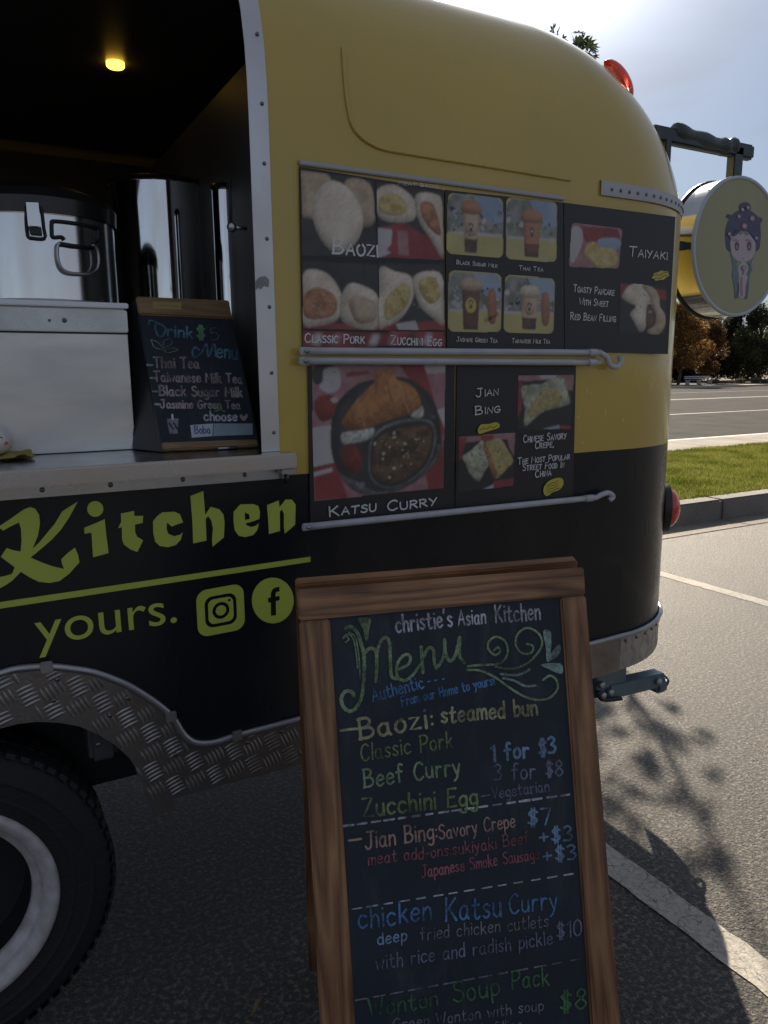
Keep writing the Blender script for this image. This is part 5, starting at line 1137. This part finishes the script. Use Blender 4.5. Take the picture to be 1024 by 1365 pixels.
# tall steel urns behind
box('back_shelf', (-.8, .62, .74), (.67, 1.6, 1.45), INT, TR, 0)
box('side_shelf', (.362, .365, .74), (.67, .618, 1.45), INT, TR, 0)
URN2 = mat('mirror_steel', (.80, .81, .83), .09, metal=1, col2=(.68, .67, .66), nscale=4, rvar=.04, stretch=(1, 1, .3))
def urn(px0, px1, ptop, y, label, lidh=.02):
    xa, xb = W(px0, 330, 'Y', y)[0], W(px1, 330, 'Y', y)[0]; r_ = (xb - xa) / 2 * .90; x = (xa + xb) / 2; zt_ = W((px0 + px1) / 2, ptop, 'Y', y - r_)[2]
    t = empty('steel_urn', (x, y, 1.45), label, 'urn', 'steel urns behind the counter')
    lathe('urn_body', [(.001, .0), (r_, 0), (r_, zt_ - 1.45 - .004), (r_ + .004, zt_ - 1.45)], (x, y, 1.45), (0, 0, 1), MATS['mirror_steel'], t, 56)
    lathe('urn_lid', [(r_ + .005, zt_ - 1.45 - .002), (r_ + .003, zt_ - 1.45 + .012), (r_ * .5, zt_ - 1.45 + lidh), (.001, zt_ - 1.45 + lidh)], (x, y, 1.45), (0, 0, 1), mat('lid_black', (0, 0, 0)), t, 48)
urn(143, 287, 237, .84, 'wide tall steel stock urn right of the insulated pot')
urn(284, 323, 250, .50, 'narrow steel canister nearest the window frame')

# drink menu board -----------------------------------------------------
B0, B1, B2 = np.array([.386, .115, 1.279]), np.array([.604, .095, 1.279]), np.array([.392, .30, 1.632])
DF = Frame(B0, B1 - B0, B2 - B0)
DB = empty('drink_menu_board', tuple(B0), 'small tabletop chalkboard of drinks leaning on the serving counter', 'menu board')
def slab(fr, quad, w0, w1, name, mt, parent, grain=None):
    q = [fr.uv(*p) if len(p) == 2 and not isinstance(p, np.ndarray) else p for p in quad]
    v = [fr.at(a, b, w_) for w_ in (w1, w0) for a, b in q]
    o = pyd(name, v, [(0, 1, 2, 3), (7, 6, 5, 4), (0, 4, 5, 1), (1, 5, 6, 2), (2, 6, 7, 3), (3, 7, 4, 0)], mt, parent)
    bm = bmesh.new(); bm.from_mesh(o.data); bmesh.ops.recalc_face_normals(bm, faces=bm.faces); bmesh.ops.bevel(bm, geom=bm.edges[:], offset=.003, segments=2, affect='EDGES', clamp_overlap=True)
    uvl = bm.loops.layers.uv.new('grain'); loc = o.location + wloc(parent)
    for fc in bm.faces:
        for lp in fc.loops:
            p = np.array(lp.vert.co) + np.array(loc) - fr.o; a, b, c = p @ fr.u, p @ fr.v, p @ fr.n
            lp[uvl].uv = (b + c * .3, a + c * .7) if grain == 'v' else (a + c * .3, b + c * .7)
    bm.to_mesh(o.data); bm.free(); return o
def cb(p): return (170 + p[0] / 4.452, 380 + p[1] / 4.452)
slab(DF, [cb((60, 175)), cb((195, 940)), cb((790, 965)), cb((625, 195))][::1], -.008, 0, 'slate', BRD, DB)
slab(DF, [cb((48, 72)), cb((68, 180)), cb((620, 205)), cb((600, 95))], -.010, .006, 'top_bar', WDP, DB)
slab(DF, [cb((200, 938)), cb((208, 985)), cb((778, 958)), cb((765, 918))], -.010, .006, 'bottom_bar', WDP, DB)
v = [W(*cb((48, 75)), 'Y', .30), W(*cb((200, 985)), 'Y', .118), W(176, 613, 'Z', 1.279), W(*cb((34, 90)), 'Y', .32)]
lft = [np.array(B0), B2, np.array([.388, .34, 1.632]), np.array([.345, .225, 1.279])]
vv = [p for p in lft] + [p + np.array([.006, 0, 0]) for p in lft]
pyd('rear_leg', vv, [(0, 1, 2, 3), (7, 6, 5, 4), (0, 4, 5, 1), (1, 5, 6, 2), (2, 6, 7, 3), (3, 7, 4, 0)], PBK, DB)
A = Art(DF, .0066); A.poly([cb(p) for p in [(150, 105), (320, 112), (318, 155), (148, 148)]], mat('brass_label', (.34, .27, .09), .4)); A.stroke([cb((175, 128)), cb((300, 135))], .8, mat('brass_dark', (.2, .15, .05), .5)); A.done('name_plate', DB)
CB_ = chalk('chalk_blue', (.12, .27, .40)); CW = chalk('chalk_white', (.58, .59, .68)); CG = chalk('chalk_green', (.14, .32, .16)); CPK = chalk('chalk_pinkish', (.42, .36, .38)); CYE = chalk('chalk_yellow', (.42, .42, .25)); CDG = chalk('chalk_deep_green', (.09, .20, .10)); CGR = chalk('chalk_sage', (.28, .40, .23)); CBL = chalk('chalk_strong_blue', (.13, .28, .58)); CLB = chalk('chalk_light_blue', (.22, .34, .52)); CPE = chalk('chalk_peach', (.42, .28, .24)); CRS = chalk('chalk_rose', (.36, .14, .17)); CLV = chalk('chalk_lavender', (.23, .24, .36)); COL_G = chalk('chalk_grey', (.25, .25, .29)); CMT = chalk('chalk_mint', (.30, .42, .38)); COLV = chalk('chalk_olive', (.25, .33, .15))
A = Art(DF, .0006); A.tname = 'chalk_line'; T8 = lambda st, a, b, h, m_, wd: A.text(st, cb(a), cb(b), h, m_, wd)
A.stroke([cb(p) for p in [(125, 235), (135, 210), (175, 225), (225, 255), (210, 300), (180, 300), (165, 250), (175, 225)]], 2.2, CB_)
flush(A, 'cursive_letter', DB); T8('rink', (235, 302), (385, 318), 15, CB_, 2.0); T8('$', (410, 318), (458, 322), 17, CG, 2.2); T8('5', (498, 328), (545, 325), 16, COL_G, .9)
A.stroke([cb(p) for p in [(425, 385), (400, 370), (385, 400), (400, 430), (440, 400), (470, 350), (480, 425), (515, 350), (525, 425)]], 2.2, CB_); flush(A, 'cursive_letter', DB); T8('enu', (530, 428), (650, 440), 19, CB_, 2.0)
T8('Thai Tea', (160, 490), (425, 495), 14, CPK, 1.9); T8('Taiwanese Milk Tea', (160, 570), (680, 585), 13, CPK, 1.9); T8('Black Sugar Milk', (190, 655), (680, 665), 13, CPK, 2.0); T8('Jasmine Green Tea', (198, 730), (668, 735), 11, CPK, 1.7); T8('choose', (455, 803), (650, 806), 12, CW, 1.9)
for x, y in ((120, 475), (138, 552), (150, 632), (165, 708)): A.stroke([cb((x, y)), cb((x + 28, y + 1))], 3.0, CMT, 0); flush(A, 'bullet_dash', DB)
A.poly([cb(p) for p in [(690, 808), (665, 780), (675, 768), (690, 778), (705, 765), (716, 778)]], CPK, 3); flush(A, 'heart_drawing', DB)
for pts in ([(140, 325), (180, 340), (210, 380), (160, 370)], [(215, 375), (215, 335), (255, 320), (262, 350)], [(215, 385), (260, 375), (300, 385), (240, 402)]): A.stroke([cb(p) for p in pts + [pts[0]]], 1.1, CMT, 4)
flush(A, 'leaf_drawing', DB)
A.poly([cb(p) for p in [(232, 795), (303, 792), (298, 882), (250, 884)]], COL_G); A.stroke([cb((266, 770)), cb((268, 795))], 2.4, CW, 0)
for k in range(6): A.stroke([cb((248 + 9 * k, 820 + 14 * (k % 3))), cb((252 + 9 * k, 828 + 14 * (k % 3)))], 2.2, BRD, 0)
flush(A, 'cup_drawing', DB)
A.stroke([cb((520, 750)), cb((548, 742)), cb((575, 750))], 2.4, CG)
A.done('chalk_drawing', DB)
A = Art(DF, .0008); A.poly([cb(p) for p in [(372, 832), (508, 822), (504, 897), (382, 907)]], mat('tape_white', (.42, .46, .56), .6)); A.text('Boba', cb((400, 882)), cb((492, 880)), 10, mat('ink_blue', (.05, .08, .2), .5), 1.2); A.tname = 'ink_word'; A.done('paper_label', DB)
A = Art(DF, .0008); A.poly([cb(p) for p in [(512, 822), (742, 822), (744, 888), (508, 897)]], mat('tape_blue', (.20, .28, .33), .6, col2=(.24, .34, .40), nscale=30)); A.done('covered_label', DB)
for px, py in ((233, 598), (300, 598)):
    q = W(px, py, 'Z', 1.279); tube('board_foot', [(q[0] - .02, q[1] - .01, 1.2815), (q[0] + .025, q[1] - .01, 1.2815)], .003, ALU, DB, 8)
# cloth and round plush -------------------------------------------------
q = W(20, 612, 'Z', 1.277)
NC = []; f = []; nx, ny = 26, 14
for i in range(nx):
    for j in range(ny):
        x = -.14 + .262 * i / (nx - 1); y = q[1] - .055 + .20 * j / (ny - 1) + .006 * math.sin(i * 1.7); z = 1.2785 + .007 * max(0, math.sin(i * .9 + j * .5)) + .005 * max(0, math.cos(j * 1.6 - i * .3)) + (.016 * (1 - abs(i - 13) / 13) if j > 7 else .002)
        if i == nx - 1: y = y * .8 + (q[1] + .03) * .2
        NC.append((x, y, z))
for i in range(nx - 1):
    for j in range(ny - 1): a = i * ny + j; f.append((a, a + ny, a + ny + 1, a + 1))
o = pyd('napkin', NC, f, mat('yellow_cloth', (.40, .33, .08), .85, col2=(.28, .24, .07), nscale=45), None, True)
tag(o, 'crumpled mustard yellow cloth under the white figurine on the counter', 'cloth')
pcx = W(-9, 600, 'Y', q[1] + .02)[0]; EP = empty('egg_figurine', (pcx, q[1] + .02, 1.287), 'small white round figurine with red cheeks on the yellow cloth', 'figurine')
lathe('figurine_body', [(.001, 0), (.022, .002), (.036, .012), (.041, .028), (.038, .044), (.026, .058), (.012, .064), (.001, .065)], (pcx, q[1] + .02, 1.287), (0, 0, 1), mat('figurine_white', (.62, .63, .60), .35, coat=.3), EP, 32)
def dab(name, dx, dz, rx, rz, m_):
    yy = q[1] + .02 - math.sqrt(max(.0411 ** 2 - dx * dx - ((dz - .03) * .95) ** 2, 0)) - .0008
    pyd(name, [(pcx + dx + rx * math.cos(a), yy, 1.287 + dz + rz * math.sin(a)) for a in np.linspace(0, 6.28, 13)[:-1]] , [tuple(range(12))[::-1]], m_, EP)
dab('cheek', .024, .026, .006, .004, mat('cheek_red', (.6, .08, .09), .6)); dab('cheek', -.018, .026, .006, .004, mat('cheek_red', (.6, .08, .09), .6))
yy = q[1] - .0155
tube('eye', [(pcx + .008, yy - .002, 1.287 + .037), (pcx + .013, yy - .001, 1.287 + .041), (pcx + .019, yy + .002, 1.287 + .037)], .0013, BLKI, EP, 6); tube('eye', [(pcx - .019, yy + .002, 1.324), (pcx - .013, yy - .001, 1.328), (pcx - .008, yy - .002, 1.324)], .0013, BLKI, EP, 6)

# ================================================================== A-FRAME MENU
e1 = R @ np.array([5590, -365, 1000.]); e2 = R @ np.array([-772, -12282, 1000.]); P0 = CAM + ray(396, 785) / 1000 * 1.30
AF = Frame(P0, e1, e2)
AB = empty('sandwich_board', tuple(AF.at(.25, -1.13, -.12)), 'brown wooden sandwich board with a handwritten chalk food menu in front of the trailer', 'menu board')
def ca(p): return (380 + p[0] / 2.226, 740 + p[1] / 2.226)
def cbb(p): return (380 + p[0] / 2.226, 1040 + p[1] / 2.226)
OTL, OTR = AF.uv(396, 786), AF.uv(779, 756); ITL, ITR = AF.uv(440, 824), AF.uv(747, 796)
zr0 = AF.at(0, 0)[2]; bot = -(zr0 - .0) / AF.v[2]        # local v of the ground
def lin(pa, pb, vv):   # u on the line pa-pb at height v
    t = (vv - pa[1]) / (pb[1] - pa[1]); return pa[0] + (pb[0] - pa[0]) * t
OL, OR = (AF.uv(396, 786), AF.uv(427, 1365)), (AF.uv(779, 770), AF.uv(828, 1365)); IL, IR = (AF.uv(440, 824), AF.uv(474, 1365)), (AF.uv(748, 797), AF.uv(789, 1365))
vb = bot + .002; arr = lambda a, b: np.array([a, b])
TH = .024
slab(AF, [arr(*OTL), arr(*IL[0]) * 0 + arr(OL[0][0] + .0, ITL[1]), arr(OR[0][0], ITR[1]), arr(*OTR)], -TH, 0, 'top_rail', WD, AB)
slab(AF, [arr(OL[0][0], ITL[1] - .0015), arr(lin(*OL, vb), vb), arr(lin(*IL, vb), vb), arr(IL[0][0], ITL[1] - .0015)], -TH, -.001, 'side_stile', WD, AB, 'v')
slab(AF, [arr(IR[0][0], ITR[1] - .0015), arr(lin(*IR, vb), vb), arr(lin(*OR, vb), vb), arr(OR[0][0] + .001, ITR[1] - .0015)], -TH, -.001, 'side_stile', WD, AB, 'v')
v1, v2 = vb + .13, vb + .18
slab(AF, [arr(lin(*IL, v2), v2), arr(lin(*IL, v1), v1), arr(lin(*IR, v1), v1), arr(lin(*IR, v2), v2)], -TH, -.001, 'bottom_rail', WD, AB)
slab(AF, [arr(IL[0][0] - .006, ITL[1] + .008), arr(lin(*IL, v2) - .006, v2 - .005), arr(lin(*IR, v2) + .006, v2 - .005), arr(IR[0][0] + .006, ITR[1] + .008)], -.013, -.007, 'slate', BRD, AB)
# hinged rear frame
ztop = AF.at(0, OTL[1])[2]; th = math.radians(17)
hb = AF.at(OTL[0] + .0, OTL[1] - .0, -TH - .004); rv = np.array([0, 0, -1.0]); bk = np.cross(AF.u, [0, 0, 1.]); bk = -bk if (bk @ AF.n) > 0 else bk; bk[2] = 0; bk /= np.linalg.norm(bk)
dn = rv * math.cos(th) + bk * math.sin(th)
RF = Frame(hb, AF.u, -dn); dz = (hb[2] - .0) / -dn[2] if dn[2] < 0 else 1.1
ww = OTR[0] - OTL[0]; LB_ = dz - .004
slab(RF, [arr(.0, .010), arr(.0, -.05), arr(ww, -.05), arr(ww, .010)], -.024, 0, 'rear_top_rail', WD, AB)
slab(RF, [arr(0, -.051), arr(-.0, -LB_), arr(.045, -LB_), arr(.045, -.051)], -.024, -.001, 'rear_leg', WD, AB, 'v'); slab(RF, [arr(ww - .045, -.051), arr(ww - .045, -LB_), arr(ww, -LB_), arr(ww, -.051)], -.024, -.001, 'rear_leg', WD, AB, 'v')
slab(RF, [arr(.045, -.75), arr(.045, -.80), arr(ww - .045, -.80), arr(ww - .045, -.75)], -.022, -.002, 'rear_crossbar', WD, AB)
CF = Frame(AF.at(0, 0, -.007), AF.u, AF.v); A = Art(CF, .0005); A.tname = 'chalk_line'
Ta = lambda st, a, b, h, m_, wd: A.text(st, ca(a), ca(b), h, m_, wd, jit=.35); Tb = lambda st, a, b, h, m_, wd: A.text(st, cbb(a), cbb(b), h, m_, wd, jit=.35)
Ta("christie's", (330, 230), (497, 210), 23, CW, 2.4); Ta('Asian', (515, 208), (595, 203), 20, CW, 2.0); Ta('Kitchen', (625, 200), (757, 190), 23, CW, 2.2)
Ta('Authentic', (262, 434), (412, 393), 17, CBL, 1.9); Ta('- - -', (425, 386), (475, 376), 12, CBL, 1.6); Ta('From our Home to yours!', (347, 448), (622, 383), 13, CBL, 1.6)
A.stroke([ca((165, 521)), ca((190, 517)), ca((213, 515))], 3.4, CYE); flush(A, 'chalk_stroke', AB); Ta('Baozi:', (222, 545), (438, 508), 27, CYE, 3.5); Ta('steamed bun', (465, 498), (748, 472), 22, CYE, 3.0)
Ta('Classic Pork', (226, 610), (497, 570), 22, COLV, 2.0); Ta('Beef Curry', (235, 690), (520, 648), 24, CGR, 2.6); Ta('1 for $3', (614, 612), (803, 588), 22, CLB, 3.3); Ta('3 for $8', (620, 670), (824, 653), 21, CLV, 2.0)
Tb('Zucchini Egg', (232, 108), (570, 72), 25, COLV, 3.0); A.stroke([cbb((583, 48)), cbb((607, 43))], 1.8, CLV, 0); Tb('Vegetarian', (615, 55), (783, 32), 15, CLV, 1.7)
def dashes(a, b, n, wd, m_, fr_=.55, seed=0):
    rg = random.Random(seed)
    for i in range(n):
        t0, t1 = (i + rg.uniform(-.05, .08)) / n, (i + fr_ + rg.uniform(-.08, .1)) / n
        A.stroke([tuple(np.array(a) * (1 - t) + np.array(b) * t) for t in (t0, t1)], wd * rg.uniform(.75, 1.1), m_, 0)
flush(A, 'chalk_stroke', AB)
dashes((459, 1101), (765, 1058), 17, 3.2, CW, .62, 1); flush(A, 'dashed_line', AB); dashes((468, 1212), (772, 1163), 14, 2.2, CW, .55, 2); flush(A, 'dashed_line', AB); dashes((474, 1333), (782, 1276), 13, 2.2, COL_G, .6, 3); flush(A, 'dashed_line', AB)
A.stroke([cbb((190, 178)), cbb((208, 176)), cbb((226, 173))], 3.0, CPE); flush(A, 'chalk_stroke', AB); Tb('Jian Bing:', (238, 203), (450, 172), 23, CPE, 2.4); Tb('Savory Crepe', (458, 176), (682, 138), 19, CPE, 1.9)
Tb('$7', (718, 136), (788, 128), 22, CLB, 2.5); Tb('meat add-ons:', (247, 250), (492, 222), 16, CRS, 1.7); Tb('sukiyaki Beef', (497, 221), (722, 186), 16, CRS, 1.7); Tb('+$3', (755, 187), (851, 178), 20, CLB, 2.5)
Tb('Japanese Smoke Sausage', (405, 288), (753, 232), 16, CRS, 1.8); Tb('+$3', (765, 243), (862, 234), 20, CLB, 2.5)
Tb('chicken', (218, 440), (432, 412), 28, CBL, 2.8); Tb('Katsu', (475, 418), (640, 400), 30, CBL, 2.8); Tb('Curry', (665, 396), (806, 380), 26, CBL, 2.2)
Tb('deep', (275, 486), (360, 474), 16, CLB, 1.9); Tb('fried chicken cutlets', (402, 474), (780, 433), 17, COL_G, 1.5); Tb('with rice and radish pickle', (270, 560), (792, 485), 19, CLV, 1.8); Tb('$10', (805, 470), (878, 460), 22, CLV, 1.8)
Tb('Wonton', (250, 702), (452, 668), 23, CDG, 2.6); Tb('Soup', (500, 660), (635, 632), 27, CDG, 2.4); Tb('Pack', (672, 620), (782, 605), 24, CDG, 2.4); Tb('$8', (815, 685), (892, 678), 27, CDG, 2.8); Tb('Green Wonton with soup', (320, 740), (765, 680), 15, COL_G, 1.6)
Tb('cabbage and pork filling', (290, 800), (700, 740), 17, COL_G, 1.6)
def cm(p): return (430 + p[0] / 4.876, 790 + p[1] / 4.876)
def cs_(p): return (610 + p[0] / 6.0235, 790 + p[1] / 6.0235)
ST = lambda pts, wd, m_, cv=cm, tp_=False: A.stroke([cv(p) for p in pts], wd, m_, 6, tp_)
ST([(150, 230), (185, 220), (225, 260), (250, 330), (270, 420), (268, 560), (255, 670), (220, 745), (175, 770), (135, 740), (122, 685), (150, 640), (190, 645), (203, 668)], 4.8, CGR)
ST([(280, 385), (305, 362), (340, 370), (352, 420), (350, 500), (345, 575)], 4.6, CGR); ST([(350, 400), (375, 320), (410, 290), (435, 330), (440, 440), (448, 540), (480, 560)], 4.4, CGR)
ST([(480, 505), (550, 470), (572, 430), (555, 402), (520, 412), (487, 460), (480, 520), (500, 560), (540, 568), (590, 530), (632, 468)], 4.0, CGR)
ST([(640, 355), (646, 430), (652, 520)], 4.6, CGR); ST([(650, 430), (685, 362), (718, 368), (724, 430), (737, 488), (775, 440), (797, 370)], 4.4, CGR); ST([(792, 305), (798, 390), (825, 443), (862, 405), (890, 290)], 4.6, CGR); ST([(890, 300), (890, 410), (918, 455)], 4.6, CGR)
flush(A, 'menu_word', AB)
A.poly([cm(p) for p in [(228, 172), (268, 160), (315, 172), (305, 225), (295, 305), (275, 300), (265, 240)]], CGR, 3)
ST([(150, 322), (170, 302), (150, 282), (132, 300), (150, 275), (185, 280), (210, 340), (228, 490)], 2.0, CGR); ST([(170, 258), (212, 290), (234, 400), (245, 560)], 2.0, CGR)
flush(A, 'leaf_drawing', AB)
ST([(80, 590), (180, 580), (330, 570), (385, 520), (400, 450), (370, 380), (300, 355), (245, 400), (250, 460), (300, 500), (340, 470), (320, 437), (292, 460)], 3.0, CGR, cs_)
ST([(300, 592), (400, 610), (500, 595), (600, 530), (675, 420), (650, 330), (560, 282), (482, 330), (465, 420), (520, 487), (590, 480), (603, 430), (555, 412)], 3.0, CGR, cs_)
ST([(70, 620), (180, 625), (300, 680), (420, 765), (530, 830), (640, 860), (740, 840), (800, 770), (790, 700), (740, 665), (683, 700)], 3.0, CGR, cs_)
flush(A, 'swirl_drawing', AB)
ST([(345, 652), (480, 660), (575, 618)], 3.4, CMT, cs_); ST([(365, 685), (450, 705), (540, 748), (625, 745)], 3.0, CMT, cs_)
flush(A, 'swirl_drawing', AB)
for pts in ([(685, 308), (740, 308), (750, 360), (745, 470), (712, 545), (705, 440)], [(712, 550), (750, 480), (808, 415), (828, 450), (800, 510), (745, 545)], [(665, 580), (740, 564), (830, 572), (842, 640), (800, 645), (735, 615)]): A.poly([cs_(p) for p in pts], CMT, 4); flush(A, 'leaf_drawing', AB)
A.done('chalk_drawing', AB)

# dry leaf on the ground
q = W(342, 1340, 'Z', .006)
o = pyd('fallen_leaf', [(q[0] + dx, q[1] + dy, .005 + dz) for dx, dy, dz in ((-.02, -.022, 0), (-.004, -.014, .006), (.012, .0, .009), (.02, .018, .002), (.0, .006, .01), (-.012, -.008, .006))], [(0, 1, 4, 5), (1, 2, 3, 4)], mat('dry_leaf', (.22, .15, .07), .8))
tag(o, 'single dry curled leaf lying on the shaded asphalt', 'leaf')

# ================================================================== BEYOND THE ROAD
def far(px, y): return W(px, 510, 'Y', y)[0]
rng = np.random.default_rng(11)
tree('autumn_tree', far(905, 50), 50, 7.3, 3.0, 'orange autumn tree beyond the road below the hanging sign', LO, 16000, .13, .16, .30, 34)
tree('autumn_tree', far(868, 54), 54, 8.2, 3.2, 'golden autumn tree hidden partly behind the trailer corner', LO, 9000, .14, .16, .28, 30)
tree('young_tree', far(943, 51.5), 51.5, 6.4, 2.2, 'slender brown-leaved tree on a thin trunk behind the white bench', LB, 10000, .11, .09, .22, 28)
tree('shade_tree', far(982, 55), 55, 9.6, 3.0, 'dark dense tree at the road edge right of the white bench', LD, 18000, .15, .2, .08, 44)
tree('shade_tree', far(925, 60), 60, 8.2, 3.6, 'dark evergreen standing back between the autumn tree and the dense tree', LD, 16000, .16, .2, .05, 40)
tree('olive_tree', far(1010, 52), 52, 8.8, 3.2, 'grey-green tree at the right edge of the photo beyond the road', LG, 16000, .13, .2, .12, 40)
tree('olive_tree', far(1050, 56), 56, 10.5, 3.8, 'taller grey-green tree just past the right edge', LG, 13000, .15, .2, .1, 40)
tree('shade_tree', far(1085, 50), 50, 10.0, 3.6, 'dark tree furthest to the right beyond the road', LD, 11000, .16, .2, .1, 36)
tree('olive_tree', far(840, 58), 58, 8.0, 3.4, 'grey-green tree mostly behind the trailer body', LG, 8000, .15, .2, .12, 30)
cs = [(far(px, 63 + 3 * (px % 3)), 63 + 3 * (px % 3), 1.4 + 4.6 * rng.random()) for px in range(780, 1180, 4)]
o = leaf_cloud('far_woods', cs, [2.3] * len(cs), 90000, .22, LD, None, .9); tag(o, 'dark belt of far woodland behind the roadside trees', 'woodland', kind='stuff')
for i, (px, y, s_) in enumerate(((987, 48.6, .55), (1007, 48.9, .65), (1020, 48.5, .45), (952, 49.2, .5))):
    x = far(px, y); t = empty('low_shrub', (x, y, .18), ['small pale shrub on the far bank, second from the bench', 'larger pale shrub below the grey-green tree', 'pale shrub at the right picture edge', 'small pale shrub right beside the white bench'][i], 'shrub', 'shrubs on the far bank')
    tube('stem', [(x, y, .15), (x, y, .45)], .02, BARK, t, 6); leaf_cloud('foliage', [(x + dx, y, .18 + s_ * .5) for dx in (-.4, 0, .4)], [s_ * .6] * 3, 1500, .08, leaf_mat('pale_leaf', [(.12, .11, .07), (.25, .24, .17)], .3, 2) if 'pale_leaf' not in MATS else MATS['pale_leaf'], t, .7)
# white bench
x0, x1, yb = far(915, 48.4), far(948, 48.4), 48.4
BN = empty('park_bench', ((x0 + x1) / 2, yb, .18), 'long white bench beyond the road under the autumn tree', 'bench')
WB = mat('bench_white', (.33, .33, .34), .6)
for k in range(3): box('seat_slat', (x0, yb - .2 + k * .15, .58), (x1, yb - .08 + k * .15, .62), WB, BN, .01)
for k in range(2): box('back_slat', (x0, yb + .26, .72 + k * .16), (x1, yb + .29, .84 + k * .16), WB, BN, .01)
for x in (x0 + .15, (x0 + x1) / 2, x1 - .25): box('leg', (x, yb - .2, .18), (x + .1, yb + .26, .58), WB, BN, .01)
# young tree between trailer and road: its top shows over the roof
tx, ty = 4.72, 3.95; top = W(772, 60, 'Y', ty)
YT = empty('street_tree', (tx, ty, HK - .012), 'young tree behind the trailer with palmate leaves showing over the roof', 'tree')
tube('trunk', [(tx, ty, .19), (tx + .02, ty, 1.5), (top[0] - .05, ty, 3.1), (top[0] - .02, ty, top[2] - .1)], [.045, .038, .02, .006], BARK, YT, 8)
PL_ = leaf_mat('palmate_leaf', [(.02, .03, .012), (.05, .07, .025)], .35, 3)
v = []; f = []; rg = random.Random(5)
def palmate(c, s_):
    u_ = Vector((rg.uniform(-1, 1), rg.uniform(-1, 1), rg.uniform(-.6, .6))).normalized(); w_ = u_.cross(Vector((rg.uniform(-1, 1), rg.uniform(-1, 1), rg.uniform(-1, 1)))).normalized()
    for a in (-1.9, -1.25, -.6, 0, .6, 1.25, 1.9):
        d = u_ * math.cos(a) + w_ * math.sin(a); e = (w_ * math.cos(a) - u_ * math.sin(a)) * s_ * .13; L_ = s_ * (1 - .16 * abs(a)); b = len(v); c_ = Vector(c)
        v.extend([c_, c_ + d * L_ * .5 + e, c_ + d * L_, c_ + d * L_ * .5 - e]); f.append((b, b + 1, b + 2, b + 3))
tips = [(772, 44), (778, 52), (768, 56), (783, 58), (789, 62), (775, 66), (764, 50), (760, 62), (782, 70), (738, 40), (744, 44), (770, 76), (757, 74), (790, 74)]
for px, py in tips:
    c = W(px, py, 'Y', ty + rg.uniform(-.15, .15)); tube('twig', [(top[0] - .02, ty, top[2] - .35), (c + np.array([top[0], ty, top[2] - .3])) / 2, c], [.006, .004, .002], BARK, YT, 4); palmate(c, .10); palmate(c + np.array([.05, 0, -.04]), .08)
for k in range(560):
    zz = rg.uniform(2.2, top[2] - .25); rr_ = .9 * math.sin(math.pi * min(.95, (zz - 1.9) / 2.6)) * math.sqrt(rg.random()); a = rg.uniform(0, 6.28)
    palmate((tx - .25 + rr_ * math.cos(a), ty + .3 + rr_ * math.sin(a), zz), rg.uniform(.07, .11))
pyd('crown', v, f, PL_, YT)
